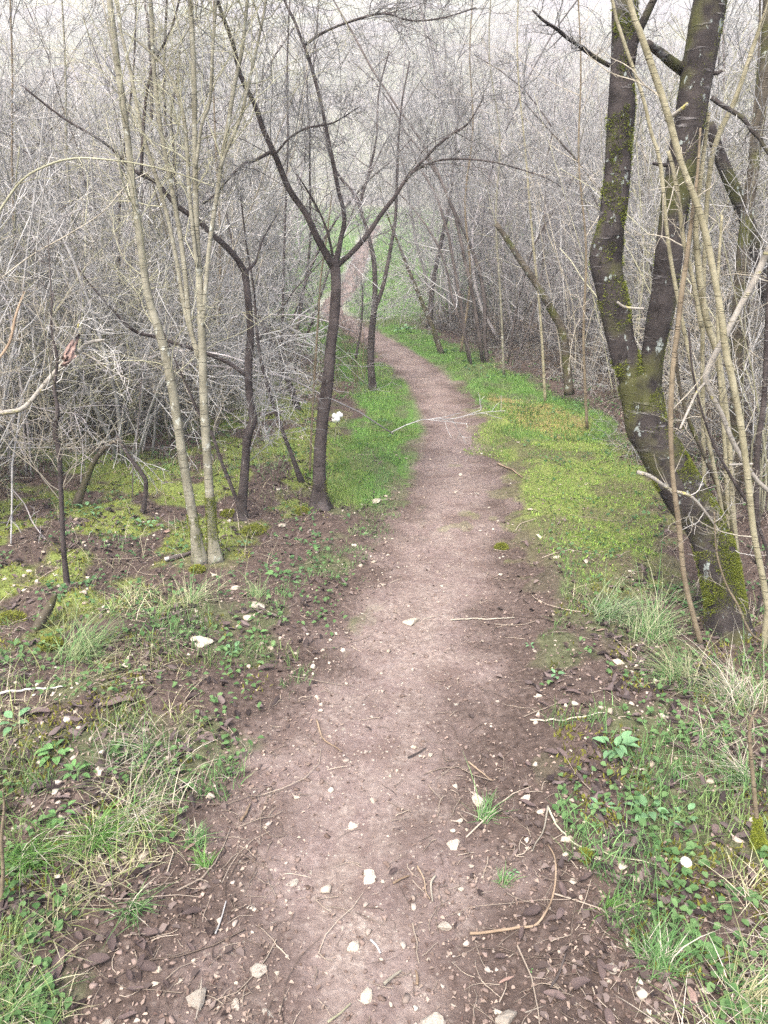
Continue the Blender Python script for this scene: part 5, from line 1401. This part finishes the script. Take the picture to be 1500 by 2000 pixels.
# white tuft on dry stems by the forked tree
pw = P(658, 815, 6.2)
t = Tree('white_tuft', 'puffy white tuft on thin dry stems just right of the forked tree', 'tuft', to_ground(pw))
V_, F_, n_ = [], [], 0
rt = np.random.default_rng(9)
m_, nt_, b_, o_ = new_mat('white_fluff'); b_.inputs['Base Color'].default_value = (.82, .82, .80, 1)
for k in range(9):
    c_ = pw + rt.normal(0, 1, 3) * np.array([.022, .015, .014])
    bm = bmesh.new(); bmesh.ops.create_icosphere(bm, subdivisions=2, radius=rt.uniform(.018, .030))
    for vtx in bm.verts: vtx.co *= 1 + rt.normal(0, .08)
    V_.append(np.array([v.co for v in bm.verts]) + c_ - t.base); F_.append(np.array([[v.index for v in f.verts] for f in bm.faces]) + n_); n_ += len(bm.verts); bm.free()
link('fluff', fast_mesh('fluff', np.concatenate(V_), [np.concatenate(F_)]), m_, t.root)
for dx in (-.03, .02):
    pts_ = catmull([t.base + np.array([dx, 0, -.02]), t.base + np.array([dx * .4, .01, (pw - t.base)[2] * .5]), pw], 12)
    t.part('stem', pts_, np.full(12, .0025), TW_TAN, 6, .02, 3)

# moss cushions
def cushion(px, py, wpx, label):
    g = to_ground(G(px, py)); dist = g[1] * math.cos(PITCH) + 1.6 * math.sin(PITCH); s = wpx / FPX * dist / 2
    rt = np.random.default_rng(px)
    n = 900
    d = nrm(rt.normal(size=(n, 3))); d[:, 2] = np.abs(d[:, 2])
    p0 = d * np.array([s, s, s * .6]) * rt.uniform(.7, 1., (n, 1)); out = nrm(d + rt.normal(0, .5, (n, 3)))
    sd = nrm(np.cross(out, rt.normal(size=(n, 3)))) * .0022; L = .014
    Vv = np.stack([p0 - sd, p0 + sd, p0 + out * L], 1).reshape(-1, 3)
    ct = lerp((.12, .14, .02), (.30, .32, .06), rt.uniform(0, 1, n))
    o = link('moss_cushion', fast_mesh('moss_cushion', Vv, [np.arange(n * 3).reshape(n, 3)], np.repeat(ct, 3, 0)), M_MOSS, loc=(g[0], g[1], g[2]))
    tag(o, label, 'moss')
for a_ in [(447, 1000, 34, 'round moss cushion left of the crooked tree foot'), (495, 1030, 50, 'flat moss cushion in front of the crooked tree'), (590, 995, 30, 'moss cushion left of the forked tree foot'), (385, 1112, 30, 'moss cushion at the foot of the leaning sapling'),
           (100, 1270, 44, 'moss cushion beside the short mossy stump'), (20, 1215, 60, 'moss cushion at the far left edge'), (1142, 1680, 26, 'moss cushion on the dry stalk of the right bank'), (980, 1065, 26, 'small moss pad at the right rim of the path')]:
    cushion(*a_)

# ------------------------------------------------------------------ haze
bm = bmesh.new(); bmesh.ops.create_cube(bm, size=1)
me = bpy.data.meshes.new('haze'); bm.to_mesh(me); bm.free()
hz = link('haze', me, kind='stuff', loc=(0, 125, 44.5)); hz.scale = (520, 280, 95)
mh = bpy.data.materials.new('haze'); mh.use_nodes = True; nt = mh.node_tree; nt.nodes.clear()
pv = nt.nodes.new('ShaderNodeVolumePrincipled'); pv.inputs['Color'].default_value = (.93, .93, .95, 1); pv.inputs['Density'].default_value = .0036
ho = nt.nodes.new('ShaderNodeOutputMaterial'); nt.links.new(pv.outputs[0], ho.inputs['Volume'])
me.materials.append(mh)
